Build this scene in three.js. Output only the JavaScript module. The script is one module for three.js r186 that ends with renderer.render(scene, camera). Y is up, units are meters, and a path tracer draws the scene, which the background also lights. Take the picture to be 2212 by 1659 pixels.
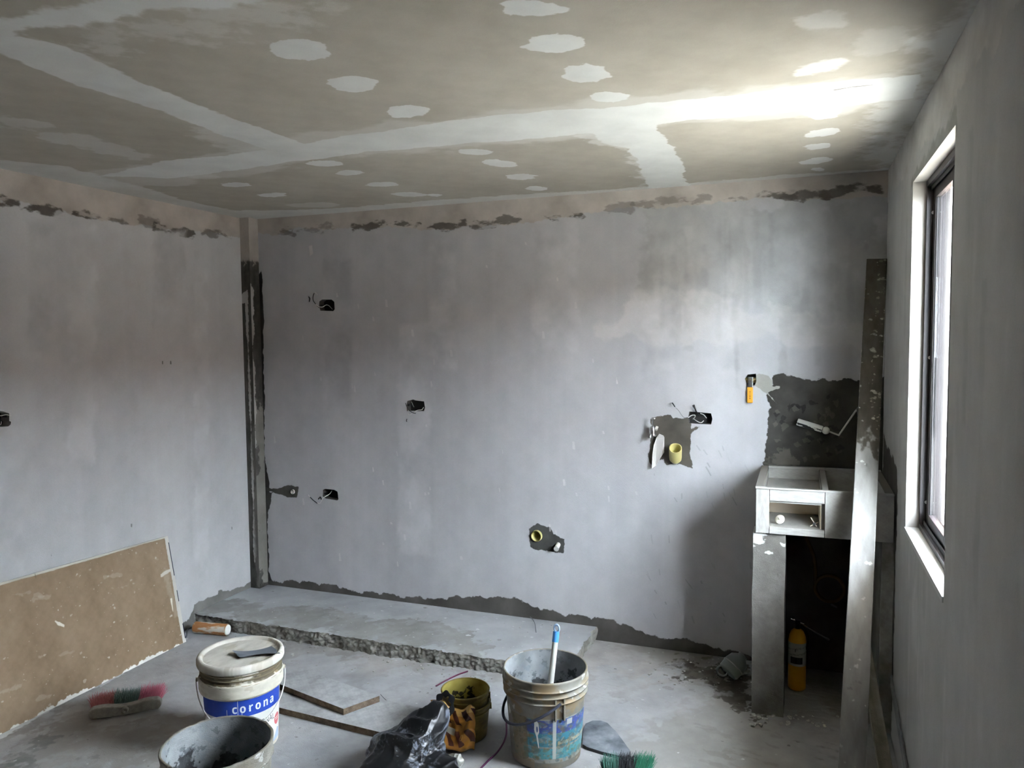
import * as THREE from 'three';
import { mergeGeometries, mergeVertices, toCreasedNormals } from 'three/addons/utils/BufferGeometryUtils.js';
import { RoundedBoxGeometry } from 'three/addons/geometries/RoundedBoxGeometry.js';

// ---------------------------------------------------------------- camera, sky, sun, exposure
const scene = new THREE.Scene();
const FPX = 1648.55, EYE = new THREE.Vector3(3.186, 1.6153, 3.8724);
const camera = new THREE.PerspectiveCamera(2 * Math.atan(829.5 / FPX) * 180 / Math.PI, 2212 / 1659, 0.05, 200);
camera.position.copy(EYE);
camera.rotation.order = 'YXZ';
camera.rotation.set(-0.0614, 0.3614, -0.0095);
camera.updateMatrixWorld(true);

const SKY_TOP = [0.80, 0.88, 1.0], SKY_LOW = [0.94, 1.08, 1.22], SKY_STRENGTH = 24;
{
  const w = 256, h = 128, d = new Float32Array(w * h * 4);
  for (let j = 0; j < h; j++) for (let i = 0; i < w; i++) {
    const el = Math.max(0, ((j + 0.5) / h - 0.5) * 2), t = Math.pow(el, 0.6), k = (j * w + i) * 4;
    for (let c = 0; c < 3; c++) d[k + c] = (SKY_LOW[c] * (1 - t) + SKY_TOP[c] * t) * SKY_STRENGTH;
    d[k + 3] = 1;
  }
  const t = new THREE.DataTexture(d, w, h, THREE.RGBAFormat, THREE.FloatType);
  t.mapping = THREE.EquirectangularReflectionMapping; t.magFilter = THREE.LinearFilter; t.needsUpdate = true;
  scene.background = t;
}
const sun = new THREE.DirectionalLight(new THREE.Color(1, 0.96, 0.91), 23);
sun.position.set(4.6, 9, 8); sun.target.position.set(4.6, 0, 1.2);
sun.castShadow = true; sun.shadow.radius = 1;
Object.assign(sun.shadow.camera, { left: -9, right: 9, top: 9, bottom: -9, near: 0.5, far: 40 });
scene.add(sun, sun.target);

const renderer = new THREE.WebGLRenderer();
renderer.toneMapping = THREE.LinearToneMapping;
renderer.toneMappingExposure = 3.85;
renderer.shadowMap.enabled = true;

// ---------------------------------------------------------------- room dimensions (metres)
const W = 3.547, H = 2.35, D = 5.3, PH = 0.0725, PD = 0.556, PL = 2.185;      // room, plinth height/depth/length
const WZ0 = 0.845, WZ1 = 1.63, WY0 = 0.918, WY1 = 2.142, WT = 0.118; const VZ0 = 2.64, VZ1 = 3.5;           // window opening, wall thickness

// a photo pixel gives a direction; the plane it meets gives the place
const ray = (x, y) => new THREE.Vector3((x - 1106) / FPX, -(y - 829.5) / FPX, -1).applyEuler(camera.rotation);
const hit = (x, y, axis, v) => { const d = ray(x, y), t = (v - EYE[axis]) / d[axis]; return EYE.clone().addScaledVector(d, t); };
const onFloor = (x, y, h = 0) => hit(x, y, 'y', h);
const onBack = (x, y, z = 0) => hit(x, y, 'z', z);
const onLeft = (x, y, v = 0) => hit(x, y, 'x', v);
const back2 = ([x, y]) => { const p = onBack(x, y); return [p.x, p.y]; };
const left2 = ([x, y]) => { const p = onLeft(x, y); return [p.z, p.y]; };
const right2 = ([x, y]) => { const p = hit(x, y, 'x', W); return [p.z, p.y]; };
const ceil2 = ([x, y]) => { const p = hit(x, y, 'y', H); return [p.x, p.z]; };
const floor2 = ([x, y]) => { const p = hit(x, y, 'y', 0); return [p.x, p.z]; };

// ---------------------------------------------------------------- noise
let seed = 12345;
const rnd = () => { seed = (seed * 1664525 + 1013904223) >>> 0; return seed / 4294967296; };
let gseed = 99; const grain = () => { gseed = (gseed + 0x6D2B79F5) | 0; let t = Math.imul(gseed ^ (gseed >>> 15), 1 | gseed); t = (t + Math.imul(t ^ (t >>> 7), 61 | t)) ^ t; return ((t ^ (t >>> 14)) >>> 0) / 4294967296; };
const NT = 512, tile = new Float32Array(NT * NT);
{
  for (let o = 0, f = 4, a = 1; o < 6; o++, f *= 2, a *= 0.56) {
    const g = new Float32Array(f * f); for (let i = 0; i < f * f; i++) g[i] = rnd() * 2 - 1;
    for (let y = 0; y < NT; y++) for (let x = 0; x < NT; x++) {
      const fx = x / NT * f, fy = y / NT * f, ix = fx | 0, iy = fy | 0; let tx = fx - ix, ty = fy - iy;
      tx = tx * tx * (3 - 2 * tx); ty = ty * ty * (3 - 2 * ty);
      const x1 = (ix + 1) % f, y1 = (iy + 1) % f;
      tile[y * NT + x] += a * ((g[iy * f + ix] * (1 - tx) + g[iy * f + x1] * tx) * (1 - ty) + (g[y1 * f + ix] * (1 - tx) + g[y1 * f + x1] * tx) * ty);
    }
  }
  let m = 0, s = 0; for (const v of tile) m += v; m /= tile.length; for (const v of tile) s += (v - m) ** 2; s = Math.sqrt(s / tile.length);
  for (let i = 0; i < tile.length; i++) tile[i] = (tile[i] - m) / s;                        // mean 0, deviation 1
}
const noise = (u, v) => {                                                                     // periodic in 1
  u = (u - Math.floor(u)) * NT; v = (v - Math.floor(v)) * NT;
  const ix = u | 0, iy = v | 0, tx = u - ix, ty = v - iy, x1 = (ix + 1) & (NT - 1), y0 = (iy & (NT - 1)) * NT, y1 = ((iy + 1) & (NT - 1)) * NT, x0 = ix & (NT - 1);
  return (tile[y0 + x0] * (1 - tx) + tile[y0 + x1] * tx) * (1 - ty) + (tile[y1 + x0] * (1 - tx) + tile[y1 + x1] * tx) * ty;
};
const hash3 = (x, y, z) => { let h = (Math.imul(x, 374761393) + Math.imul(y, 668265263) + Math.imul(z, 2147483647 - 97)) | 0; h = Math.imul(h ^ (h >>> 13), 1274126177); return ((h ^ (h >>> 16)) >>> 0) / 4294967296 * 2 - 1; };
const n3 = (x, y, z) => {
  const ix = Math.floor(x), iy = Math.floor(y), iz = Math.floor(z); let a = x - ix, b = y - iy, c = z - iz;
  a = a * a * (3 - 2 * a); b = b * b * (3 - 2 * b); c = c * c * (3 - 2 * c);
  const L = (p, q, t) => p + (q - p) * t;
  return L(L(L(hash3(ix, iy, iz), hash3(ix + 1, iy, iz), a), L(hash3(ix, iy + 1, iz), hash3(ix + 1, iy + 1, iz), a), b), L(L(hash3(ix, iy, iz + 1), hash3(ix + 1, iy, iz + 1), a), L(hash3(ix, iy + 1, iz + 1), hash3(ix + 1, iy + 1, iz + 1), a), b), c);
};
const sstep = (a, b, x) => { const t = Math.min(1, Math.max(0, (x - a) / (b - a))); return t * t * (3 - 2 * t); };

// ---------------------------------------------------------------- painter: colour textures laid out in metres of the surface
class Paint {
  constructor(wm, hm, ppm) { this.wm = wm; this.hm = hm; this.k = ppm; this.w = Math.min(2048, Math.round(wm * ppm)); this.h = Math.min(2048, Math.round(hm * ppm)); this.kx = this.w / wm; this.ky = this.h / hm; this.c = new Float32Array(this.w * this.h * 3); }
  each(fn) { for (let j = 0; j < this.h; j++) for (let i = 0; i < this.w; i++) { const k = (j * this.w + i) * 3; fn((i + 0.5) / this.kx, (j + 0.5) / this.ky, this.c, k); } return this; }
  // polygon of [x, y] metres; f feather, r ragged edge, rs its scale, a strength, hole: grain that lets the ground through
  poly(pts, col, { f = 0.002, r = 0.004, rs = 6, a = 1, hole = 0, sx = 1, sy = 1, vary = 6 } = {}) {
    const m = r * 3 + f * 2; let x0 = 1e9, x1 = -1e9, y0 = 1e9, y1 = -1e9;
    for (const [x, y] of pts) { x0 = Math.min(x0, x); x1 = Math.max(x1, x); y0 = Math.min(y0, y); y1 = Math.max(y1, y); }
    const i0 = Math.max(0, Math.floor((x0 - m) * this.kx)), i1 = Math.min(this.w - 1, Math.ceil((x1 + m) * this.kx)), j0 = Math.max(0, Math.floor((y0 - m) * this.ky)), j1 = Math.min(this.h - 1, Math.ceil((y1 + m) * this.ky));
    const n = pts.length;
    for (let j = j0; j <= j1; j++) for (let i = i0; i <= i1; i++) {
      const x = (i + 0.5) / this.kx, y = (j + 0.5) / this.ky; let d = 1e9, inside = false;
      for (let a2 = 0, b = n - 1; a2 < n; b = a2++) {
        const ax = pts[a2][0], ay = pts[a2][1], ex = pts[b][0] - ax, ey = pts[b][1] - ay, wx = x - ax, wy = y - ay;
        const t = Math.min(1, Math.max(0, (wx * ex + wy * ey) / (ex * ex + ey * ey + 1e-12))), dx = wx - ex * t, dy = wy - ey * t; d = Math.min(d, dx * dx + dy * dy);
        if ((ay > y) !== (pts[b][1] > y) && x < (pts[b][0] - ax) * (y - ay) / (pts[b][1] - ay) + ax) inside = !inside;
      }
      d = Math.sqrt(d) * (inside ? 1 : -1);
      if (d < -m) continue;
      const nn = noise(x * rs * 0.25 * sx, y * rs * 0.25 * sy) * 0.7 + noise(x * rs * sx + 0.37, y * rs * sy + 0.71) * 0.45;
      let al = sstep(-f, f, d + r * nn) * a;
      if (hole) al *= 1 - hole * sstep(0.3, 1.2, noise(x * 3.1 * sx + 0.2, y * 3.1 * sy + 0.9));
      if (al <= 0) continue;
      const k = (j * this.w + i) * 3, v = noise(x * 1.7 + 0.11, y * 1.7 + 0.53) * vary;
      for (let c = 0; c < 3; c++) this.c[k + c] += (col[c] + v - this.c[k + c]) * al;
    }
    return this;
  }
  blob(cx, cy, rx, ry, col, o = {}) { const p = []; for (let i = 0; i < 16; i++) { const t = i / 16 * Math.PI * 2, q = 1 + 0.18 * Math.sin(t * 3 + cx * 40) ; p.push([cx + Math.cos(t) * rx * q, cy + Math.sin(t) * ry * q]); } return this.poly(p, col, o); }
  specks(n, x0, x1, y0, y1, s, col, a = 0.8) { for (let i = 0; i < n; i++) { const r = s * (0.35 + rnd() * rnd() * 1.6); this.blob(x0 + rnd() * (x1 - x0), y0 + rnd() * (y1 - y0), r * (0.7 + rnd()), r * (0.6 + rnd() * 0.6), col, { f: r * 0.4, r: r * 0.5, rs: 40, a: a * (0.4 + 0.6 * rnd()), vary: 0 }); } return this; }
  texture() {
    const d = new Uint8Array(this.w * this.h * 4);
    for (let i = 0; i < this.w * this.h; i++) { for (let c = 0; c < 3; c++) d[i * 4 + c] = Math.max(0, Math.min(255, this.c[i * 3 + c])); d[i * 4 + 3] = 255; }
    const t = new THREE.DataTexture(d, this.w, this.h, THREE.RGBAFormat); t.colorSpace = THREE.SRGBColorSpace; t.magFilter = t.minFilter = THREE.LinearFilter; t.wrapS = t.wrapT = THREE.MirroredRepeatWrapping; t.needsUpdate = true; return t;
  }
}
function greyTexture(w, h, fn) { const d = new Uint8Array(w * h * 4); for (let j = 0; j < h; j++) for (let i = 0; i < w; i++) { const v = Math.max(0, Math.min(255, fn(i / w, j / h) * 255)), k = (j * w + i) * 4; d[k] = d[k + 1] = d[k + 2] = v; d[k + 3] = 255; } const t = new THREE.DataTexture(d, w, h, THREE.RGBAFormat); t.magFilter = t.minFilter = THREE.LinearFilter; t.wrapS = t.wrapT = THREE.RepeatWrapping; t.needsUpdate = true; return t; }
const bumpFine = greyTexture(512, 512, (u, v) => 0.5 + 0.14 * noise(u, v) + (grain() - 0.5) * 0.3);
const bumpStone = greyTexture(512, 512, (u, v) => 0.5 + 0.1 * noise(u, v) - 0.25 * Math.max(0, noise(u * 2 + 0.3, v * 2 + 0.6) - 0.6) + (grain() - 0.5) * 0.26);
const rep = (t, a, b) => { const c = t.clone(); c.repeat.set(a, b); c.needsUpdate = true; return c; };

// ---------------------------------------------------------------- materials and builders
const C = (r, g, b) => new THREE.Color().setRGB(r / 255, g / 255, b / 255, THREE.SRGBColorSpace);
const mat = (r, g, b, roughness = 0.8, o = {}) => new THREE.MeshStandardMaterial({ color: C(r, g, b), roughness, ...o });
const used = {};
const numbered = n => { used[n] = (used[n] ?? -1) + 1; return used[n] ? `${n}_${String(used[n]).padStart(3, '0')}` : n; };
function thing(name, label, category, pos = [0, 0, 0], group) { const o = new THREE.Group(); o.name = numbered(name); o.position.set(...pos); o.userData = { label, category }; if (group) o.userData.group = group; scene.add(o); return o; }
function part(parent, name, geo, m, label) { const o = new THREE.Mesh(Array.isArray(geo) ? mergeGeometries(geo.map(g => g.index ? g.toNonIndexed() : g).map(g => { for (const k of Object.keys(g.attributes)) if (!['position', 'normal', 'uv'].includes(k)) g.deleteAttribute(k); return g; })) : geo, m); o.name = name; if (label) o.userData.label = label; parent.add(o); return o; }
function solid(name, geo, m, label, category, pos = [0, 0, 0], group) { const o = new THREE.Mesh(Array.isArray(geo) ? mergeGeometries(geo.map(g => g.index ? g.toNonIndexed() : g)) : geo, m); o.name = numbered(name); o.position.set(...pos); o.userData = { label, category }; if (group) o.userData.group = group; scene.add(o); return o; }
function struct(name, geo, m, label, category) { const o = new THREE.Mesh(geo, m); o.name = name; o.userData = { kind: 'structure', label, category }; scene.add(o); return o; }
const box = (x0, x1, y0, y1, z0, z1, r = 0) => (r ? new RoundedBoxGeometry(x1 - x0, y1 - y0, z1 - z0, 2, r) : new THREE.BoxGeometry(x1 - x0, y1 - y0, z1 - z0)).translate((x0 + x1) / 2, (y0 + y1) / 2, (z0 + z1) / 2);
const tube = (pts, r, seg = 40, rs = 8, closed = false) => new THREE.TubeGeometry(new THREE.CatmullRomCurve3(pts.map(p => Array.isArray(p) ? new THREE.Vector3(...p) : p), closed, 'centripetal'), seg, r, rs, closed);
const lathe = (pts, seg = 72) => new THREE.LatheGeometry(pts.map(([x, y]) => new THREE.Vector2(x, y)), seg);
function rod(a, b, r, seg = 16) { const d = b.clone().sub(a), g = new THREE.CylinderGeometry(r, r, d.length(), seg); g.applyQuaternion(new THREE.Quaternion().setFromUnitVectors(new THREE.Vector3(0, 1, 0), d.clone().normalize())); return g.translate(...a.clone().add(b).multiplyScalar(0.5).toArray()); }
function canvasTexture(w, h, draw) { const c = document.createElement('canvas'); c.width = w; c.height = h; draw(c.getContext('2d'), w, h); const t = new THREE.CanvasTexture(c); t.colorSpace = THREE.SRGBColorSpace; return t; }

// a wall slab: outline and holes in (s, y), extruded by thickness; place() moves it; textures run over size
function slab(len, high, holes, thick, place, sizeU = len, sizeV = high, mirror = false) {
  const s = new THREE.Shape([[0, 0], [len, 0], [len, high], [0, high]].map(p => new THREE.Vector2(...p)));
  for (const h of holes) s.holes.push(new THREE.Path(h.map(p => new THREE.Vector2(...p))));
  const g = new THREE.ExtrudeGeometry(s, { depth: thick, bevelEnabled: false }), uv = g.attributes.uv, p = g.attributes.position;
  for (let i = 0; i < uv.count; i++) uv.setXY(i, (mirror ? len - p.getX(i) : p.getX(i)) / sizeU, p.getY(i) / sizeV);
  return g.applyMatrix4(place);
}
const basis = (x, y, z, o) => new THREE.Matrix4().makeBasis(new THREE.Vector3(...x), new THREE.Vector3(...y), new THREE.Vector3(...z)).setPosition(...o);

// ================================================================= THE ROOM
// ---- wall colours
const WALLC = [176, 175, 176], BAND = [176, 168, 159], CEM = [84, 80, 74], CEMD = [52, 50, 47];
function wallBase(P, tint = WALLC) {
  return P.each((x, y, c, k) => {
    const m = noise(x * 0.22, y * 0.2) * 2.6 + noise(x * 0.9 + 0.3, y * 0.16 + 0.2) * 1.8 + noise(x * 2.7, y * 2.7) * 1.5 + (grain() - 0.5) * 4.5, s = noise(x * 1.5 + 0.5, y * 0.05) * 1.8;
    c[k] = tint[0] + m + s; c[k + 1] = tint[1] + m + s; c[k + 2] = tint[2] + m + s;
  });
}
const fromAll = (f, a) => a.map(f);
const smear = (P, f, pts, col, o) => P.poly(fromAll(f, pts), col, o);

// back wall
const backTex = wallBase(new Paint(W, H, 577));
{
  const P = backTex, S = (pts, col, o) => smear(P, back2, pts, col, o);
  for (const [x0, x1, y0, y1, d] of [[930, 985, 520, 800, 5], [1150, 1250, 450, 760, 7], [1560, 1600, 450, 800, 4], [700, 760, 560, 900, -4], [860, 930, 700, 1200, 4], [1390, 1470, 540, 800, -4], [1720, 1800, 480, 740, -5]])
    S([[x0, y0], [x1, y0], [x1, y1], [x0, y1]], [WALLC[0] + d, WALLC[1] + d, WALLC[2] + d], { f: 0.02, r: 0.008, a: 0.75 });
  // thinner coat high on the right: darker, greyer streaks
  S([[1400, 455], [1880, 425], [1890, 700], [1700, 720], [1560, 650], [1400, 640]], [162, 162, 160], { f: 0.03, r: 0.05, rs: 3, a: 0.8 });
  for (let i = 0; i < 40; i++) { const x = 1400 + rnd() * 480, y = 460 + rnd() * 180, l = 60 + rnd() * 170, w = 5 + rnd() * 12, d = rnd() < 0.6 ? -20 : -2; S([[x, y], [x + w, y], [x + w, y + l], [x, y + l]], [WALLC[0] + d, WALLC[1] + d, WALLC[2] + d - 2], { f: 0.01, r: 0.006, a: 0.5 }); }
  S([[1380, 640], [1560, 640], [1860, 700], [1860, 760], [1600, 740], [1400, 735], [1290, 720]], [196, 192, 188], { f: 0.02, r: 0.03, rs: 3, a: 0.4 });
  // skimmed band under the ceiling and the bare streaks along its ragged edge
  S([[500, 440], [1960, 350], [1960, 425], [1700, 428], [1500, 440], [1350, 452], [1250, 463], [1160, 475], [1130, 485], [1000, 492], [900, 495], [760, 490], [640, 495], [590, 510], [560, 500]], BAND, { f: 0.004, r: 0.008 });
  const gaps = [[760, 915, 491, 9], [915, 1010, 492, 13], [1015, 1070, 489, 10], [1070, 1135, 480, 15], [1180, 1260, 470, 7], [1300, 1370, 455, 12, 0.4], [1370, 1540, 442, 13, 0.4], [1540, 1620, 433, 11, 0.4], [1610, 1720, 427, 5], [1690, 1790, 427, 9, 0.8], [1775, 1905, 421, 17, 0.85], [590, 640, 507, 13, 0.5], [620, 720, 500, 12, 0.35]];
  for (const [x0, x1, y, t, a = 0.8] of gaps) S([[x0, y], [x0 + (x1 - x0) * 0.3, y - t * 0.75], [x1 - 6, y - t * 0.8 - (x1 - x0) * 0.05], [x1, y - (x1 - x0) * 0.055 + 3], [x0 + 8, y + 3]], CEM, { f: 0.007, r: 0.013, rs: 7, a, hole: 0.85, sx: 0.7, sy: 1.6 });
  // bare strip beside the corner column, then the foot of the wall
  S([[556, 600], [566, 575], [568, 640], [569, 700], [572, 990], [583, 1062], [640, 1056], [640, 1074], [590, 1064], [578, 1120], [580, 1230], [590, 1262], [556, 1264]], CEMD, { f: 0.002, r: 0.004, rs: 8 });
  S([[586, 1254], [640, 1255], [700, 1262], [760, 1275], [830, 1282], [870, 1290], [930, 1294], [985, 1288], [1050, 1290], [1110, 1294], [1160, 1310], [1215, 1327], [1285, 1334], [1350, 1350], [1420, 1372], [1490, 1385], [1560, 1398], [1640, 1416], [1640, 1470], [1280, 1420], [560, 1310], [560, 1262]], [74, 71, 66], { f: 0.003, r: 0.008, rs: 7 });
  S([[1655, 1030], [1960, 1030], [1960, 1480], [1650, 1440], [1650, 1300], [1652, 1150]], [74, 71, 66], { f: 0.003, r: 0.006, rs: 7 });  // wall under the sink darkened in colour to stand for its shade
  // wet cement above the sink
  S([[1672, 812], [1700, 810], [1720, 816], [1850, 822], [1930, 815], [1930, 1030], [1700, 1015], [1646, 1004], [1656, 985], [1658, 930], [1664, 880], [1657, 850]], [62, 60, 55], { f: 0.002, r: 0.006, rs: 9 });
  for (let i = 0; i < 46; i++) { const q = rnd(), x = 1662 + q * 150, y = 870 + rnd() * 130 - q * 20; S([[x, y], [x + 4 + rnd() * 8, y - 4], [x + 10 + rnd() * 9, y + 3], [x + 5, y + 5 + rnd() * 9]], rnd() < 0.45 ? [84, 82, 74] : [38, 37, 34], { f: 0.001, r: 0.003, rs: 20, a: 0.8 }); }
  S([[1646, 1002], [1660, 985], [1700, 975], [1720, 1000], [1700, 1012]], [88, 85, 77], { f: 0.003, r: 0.012, rs: 14, hole: 0.8 });
  S([[1632, 812], [1642, 808], [1660, 812], [1668, 822], [1668, 835], [1685, 834], [1684, 838], [1672, 842], [1660, 848], [1680, 872], [1678, 874], [1655, 850], [1640, 838], [1630, 832]], [160, 158, 150], { f: 0.001, r: 0.002, rs: 16 });
  // cement patch round the tap and pipe, and round the low drain
  S([[1405, 898], [1448, 897], [1455, 905], [1490, 905], [1492, 928], [1510, 922], [1494, 936], [1490, 965], [1490, 990], [1496, 1012], [1478, 1006], [1440, 1004], [1434, 990], [1424, 992], [1408, 1012], [1404, 990]], [82, 78, 70], { f: 0.0015, r: 0.005, rs: 10 });
  S([[1141, 1140], [1162, 1133], [1188, 1140], [1194, 1155], [1206, 1160], [1217, 1167], [1219, 1196], [1200, 1194], [1145, 1183]], [64, 64, 60], { f: 0.0015, r: 0.004, rs: 10 });
  S([[574, 1052], [600, 1056], [625, 1048], [645, 1051], [645, 1062], [640, 1074], [620, 1074], [600, 1066], [574, 1060]], [66, 64, 58], { f: 0.0015, r: 0.003, rs: 10 });
  // scuffs, drips and pale flecks
  for (let i = 0; i < 60; i++) { const x = 1390 + rnd() * 250, y = 960 + rnd() * 400, l = 4 + rnd() * 16, t = rnd() * 0.8; S([[x, y], [x + 2, y - 1], [x + 2 + l * t, y + l], [x + l * t, y + l]], [128, 128, 126], { f: 0.001, r: 0.001, a: 0.5 * rnd() }); }
  for (let i = 0; i < 50; i++) { const x = 590 + rnd() * 800, y = 520 + rnd() * 700, l = 4 + rnd() * 12; S([[x, y], [x + 3, y], [x + 5, y + l], [x + 1, y + l]], [202, 200, 197], { f: 0.001, r: 0.002, a: 0.35 + 0.3 * rnd() }); }
  S([[668, 532], [674, 530], [676, 548], [670, 552]], [205, 200, 194], { f: 0.001, r: 0.002, a: 0.7 });
}
// ---- holes in the back wall: electrical boxes, valve niche, drain
const outletPx = [
  [[690, 651], [696, 647], [716, 647], [722, 652], [723, 668], [720, 672], [692, 671], [689, 660]],
  [[880, 866], [892, 863], [898, 865], [916, 867], [918, 880], [916, 888], [879, 888], [878, 876]],
  [[698, 1058], [702, 1056], [722, 1058], [729, 1062], [731, 1079], [728, 1081], [704, 1077], [697, 1072]],
  [[1489, 889], [1506, 890], [1536, 893], [1539, 905], [1536, 917], [1510, 916], [1488, 914], [1487, 900]]];
const outletHoles = outletPx.map(p => p.map(back2).reverse());
const valveHole = [[1609, 818], [1615, 809], [1633, 807], [1634, 822], [1630, 833], [1614, 833]].map(back2).reverse();
const ring = (cx, cy, r, n = 20) => Array.from({ length: n }, (_, i) => [cx + r * Math.cos(i / n * 2 * Math.PI), cy + r * Math.sin(i / n * 2 * Math.PI)]);
const drainC = back2([1160, 1157]), jointC = back2([633, 1062]);
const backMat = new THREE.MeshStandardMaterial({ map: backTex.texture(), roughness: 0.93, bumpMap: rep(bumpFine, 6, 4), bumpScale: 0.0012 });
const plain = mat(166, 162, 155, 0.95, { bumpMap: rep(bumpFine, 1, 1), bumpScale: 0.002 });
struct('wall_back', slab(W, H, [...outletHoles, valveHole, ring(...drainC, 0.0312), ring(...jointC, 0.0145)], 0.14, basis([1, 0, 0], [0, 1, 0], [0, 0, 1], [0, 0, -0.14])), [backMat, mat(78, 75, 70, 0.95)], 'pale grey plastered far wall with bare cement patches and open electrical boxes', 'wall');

// left wall
const leftTex = wallBase(new Paint(D, H, 386), [186, 186, 186]);
{
  const P = leftTex, S = (pts, col, o) => smear(P, left2, pts, col, o);
  S([[-900, 100], [560, 480], [560, 518], [500, 513], [470, 505], [420, 502], [400, 498], [330, 492], [300, 488], [240, 478], [170, 468], [140, 455], [0, 432], [-900, 200]], BAND, { f: 0.004, r: 0.007 });
  for (const [x0, x1, y, t, a = 0.9] of [[-20, 48, 440, 16], [46, 142, 452, 13], [152, 200, 465, 14], [186, 275, 472, 13, 0.6], [300, 350, 486, 18, 0.4], [330, 432, 498, 13, 0.9], [432, 500, 507, 15, 0.6]])
    S([[x0, y], [x0 + 6, y - t], [x1 - 10, y - t + (x1 - x0) * 0.16], [x1, y + (x1 - x0) * 0.13], [x1 - 30, y + (x1 - x0) * 0.12]], CEM, { f: 0.007, r: 0.013, rs: 7, a, hole: 0.85, sx: 0.7, sy: 1.6 });
  for (const [x0, x1, y0, y1, d] of [[150, 205, 490, 1000, 6], [420, 450, 540, 1250, 4], [330, 400, 500, 700, -4], [60, 110, 480, 760, -6], [0, 60, 900, 1250, -5]]) S([[x0, y0], [x1, y0], [x1, y1], [x0, y1]], [186 + d, 186 + d, 186 + d], { f: 0.02, r: 0.01, a: 0.7 });
  S([[415, 1330], [420, 1306], [470, 1284], [470, 1274], [478, 1273], [480, 1280], [520, 1268], [560, 1245], [560, 1290], [430, 1350], [415, 1345]], [112, 111, 106], { f: 0.002, r: 0.005, rs: 8 });
  S([[380, 1350], [408, 1335], [418, 1318], [424, 1345], [400, 1385], [380, 1380]], [98, 96, 92], { f: 0.002, r: 0.006, rs: 8 });
  for (const [x, y] of [[283, 1135], [500, 1141], [110, 1199], [350, 783], [368, 783], [102, 556]]) S([[x, y - 3], [x + 2, y - 3], [x + 2, y + 3], [x, y + 3]], [110, 110, 106], { f: 0.001, r: 0.002, a: 0.8 });
}
const outletLeftPx = [[-40, 882], [8, 889], [20, 893], [20, 909], [24, 911], [23, 917], [18, 921], [-40, 926]];
const leftHole = outletLeftPx.map(left2);
const leftMat = new THREE.MeshStandardMaterial({ map: leftTex.texture(), roughness: 0.93, bumpMap: rep(bumpFine, 9, 4), bumpScale: 0.0012 });
struct('wall_left', slab(D, H, [leftHole], 0.14, basis([0, 0, 1], [0, 1, 0], [-1, 0, 0], [0, 0, 0])), [leftMat, plain], 'pale plastered wall behind the leaning plasterboard sheet', 'wall');

// right wall with the window opening
const rightTex = wallBase(new Paint(D, H, 386), [182, 182, 178]);
{
  const P = rightTex, S = (pts, col, o) => P.poly(pts, col, o);
  for (let i = 0; i < 90; i++) { const z = 0.2 + rnd() * 3.2, y = 0.2 + rnd() * 1.9, l = 0.15 + rnd() * 0.6, w = 0.01 + rnd() * 0.05, d = rnd() < 0.55 ? -9 : 6; S([[z, y - l], [z + w, y - l], [z + w, y], [z, y]], [182 + d, 182 + d, 178 + d], { f: 0.015, r: 0.008, a: 0.5 }); }
  S([[0, 2.36], [5.3, 2.36], [5.3, 2.2], [2.6, 2.21], [2.35, 2.19], [2.2, 2.22], [2.05, 2.18], [1.95, 2.23], [1.5, 2.2], [0.8, 2.22], [0, 2.2]], [190, 188, 182], { f: 0.006, r: 0.012 });
  S([[WZ0 - 0.05, WY1 - 0.02], [WZ1 + 0.02, WY1 - 0.02], [WZ1 + 0.02, WY1 + 0.05], [1.2, WY1 + 0.03], [WZ0 - 0.06, WY1 + 0.03]], [150, 149, 142], { f: 0.01, r: 0.012, a: 0.7 });
  S([[0, 0.98], [0.05, 1.0], [0.04, 1.15], [0.25, 1.12], [0.56, 1.08], [0.585, 1.0], [0.58, 0.6], [0.57, 0.2], [0.55, 0], [0, 0]], [78, 75, 70], { f: 0.004, r: 0.012 });  // shade around and below the sink painted into the wall colour
  S([[0, 0.9], [0.008, 0.9], [0.007, 2.2], [0, 2.2]], CEM, { f: 0.001, r: 0.004, hole: 0.6 });
}
const rightMat = new THREE.MeshStandardMaterial({ map: rightTex.texture(), roughness: 0.94, bumpMap: rep(bumpFine, 9, 4), bumpScale: 0.0012 });
const winHole = [[WZ0, WY0], [WZ0, WY1], [WZ1, WY1], [WZ1, WY0]];
struct('wall_right', slab(D, H, [winHole].map(h => h.map(([z, y]) => [D - z, y])), WT, basis([0, 0, -1], [0, 1, 0], [1, 0, 0], [W, 0, D]), D, H, true), [rightMat, plain], 'grey plastered wall with a deep window opening', 'wall');
struct('wall_front', box(-0.14, W + WT, -0.02, H, D, D + 0.15), mat(176, 174, 170, 0.93), 'plastered wall behind the camera', 'wall');

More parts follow.
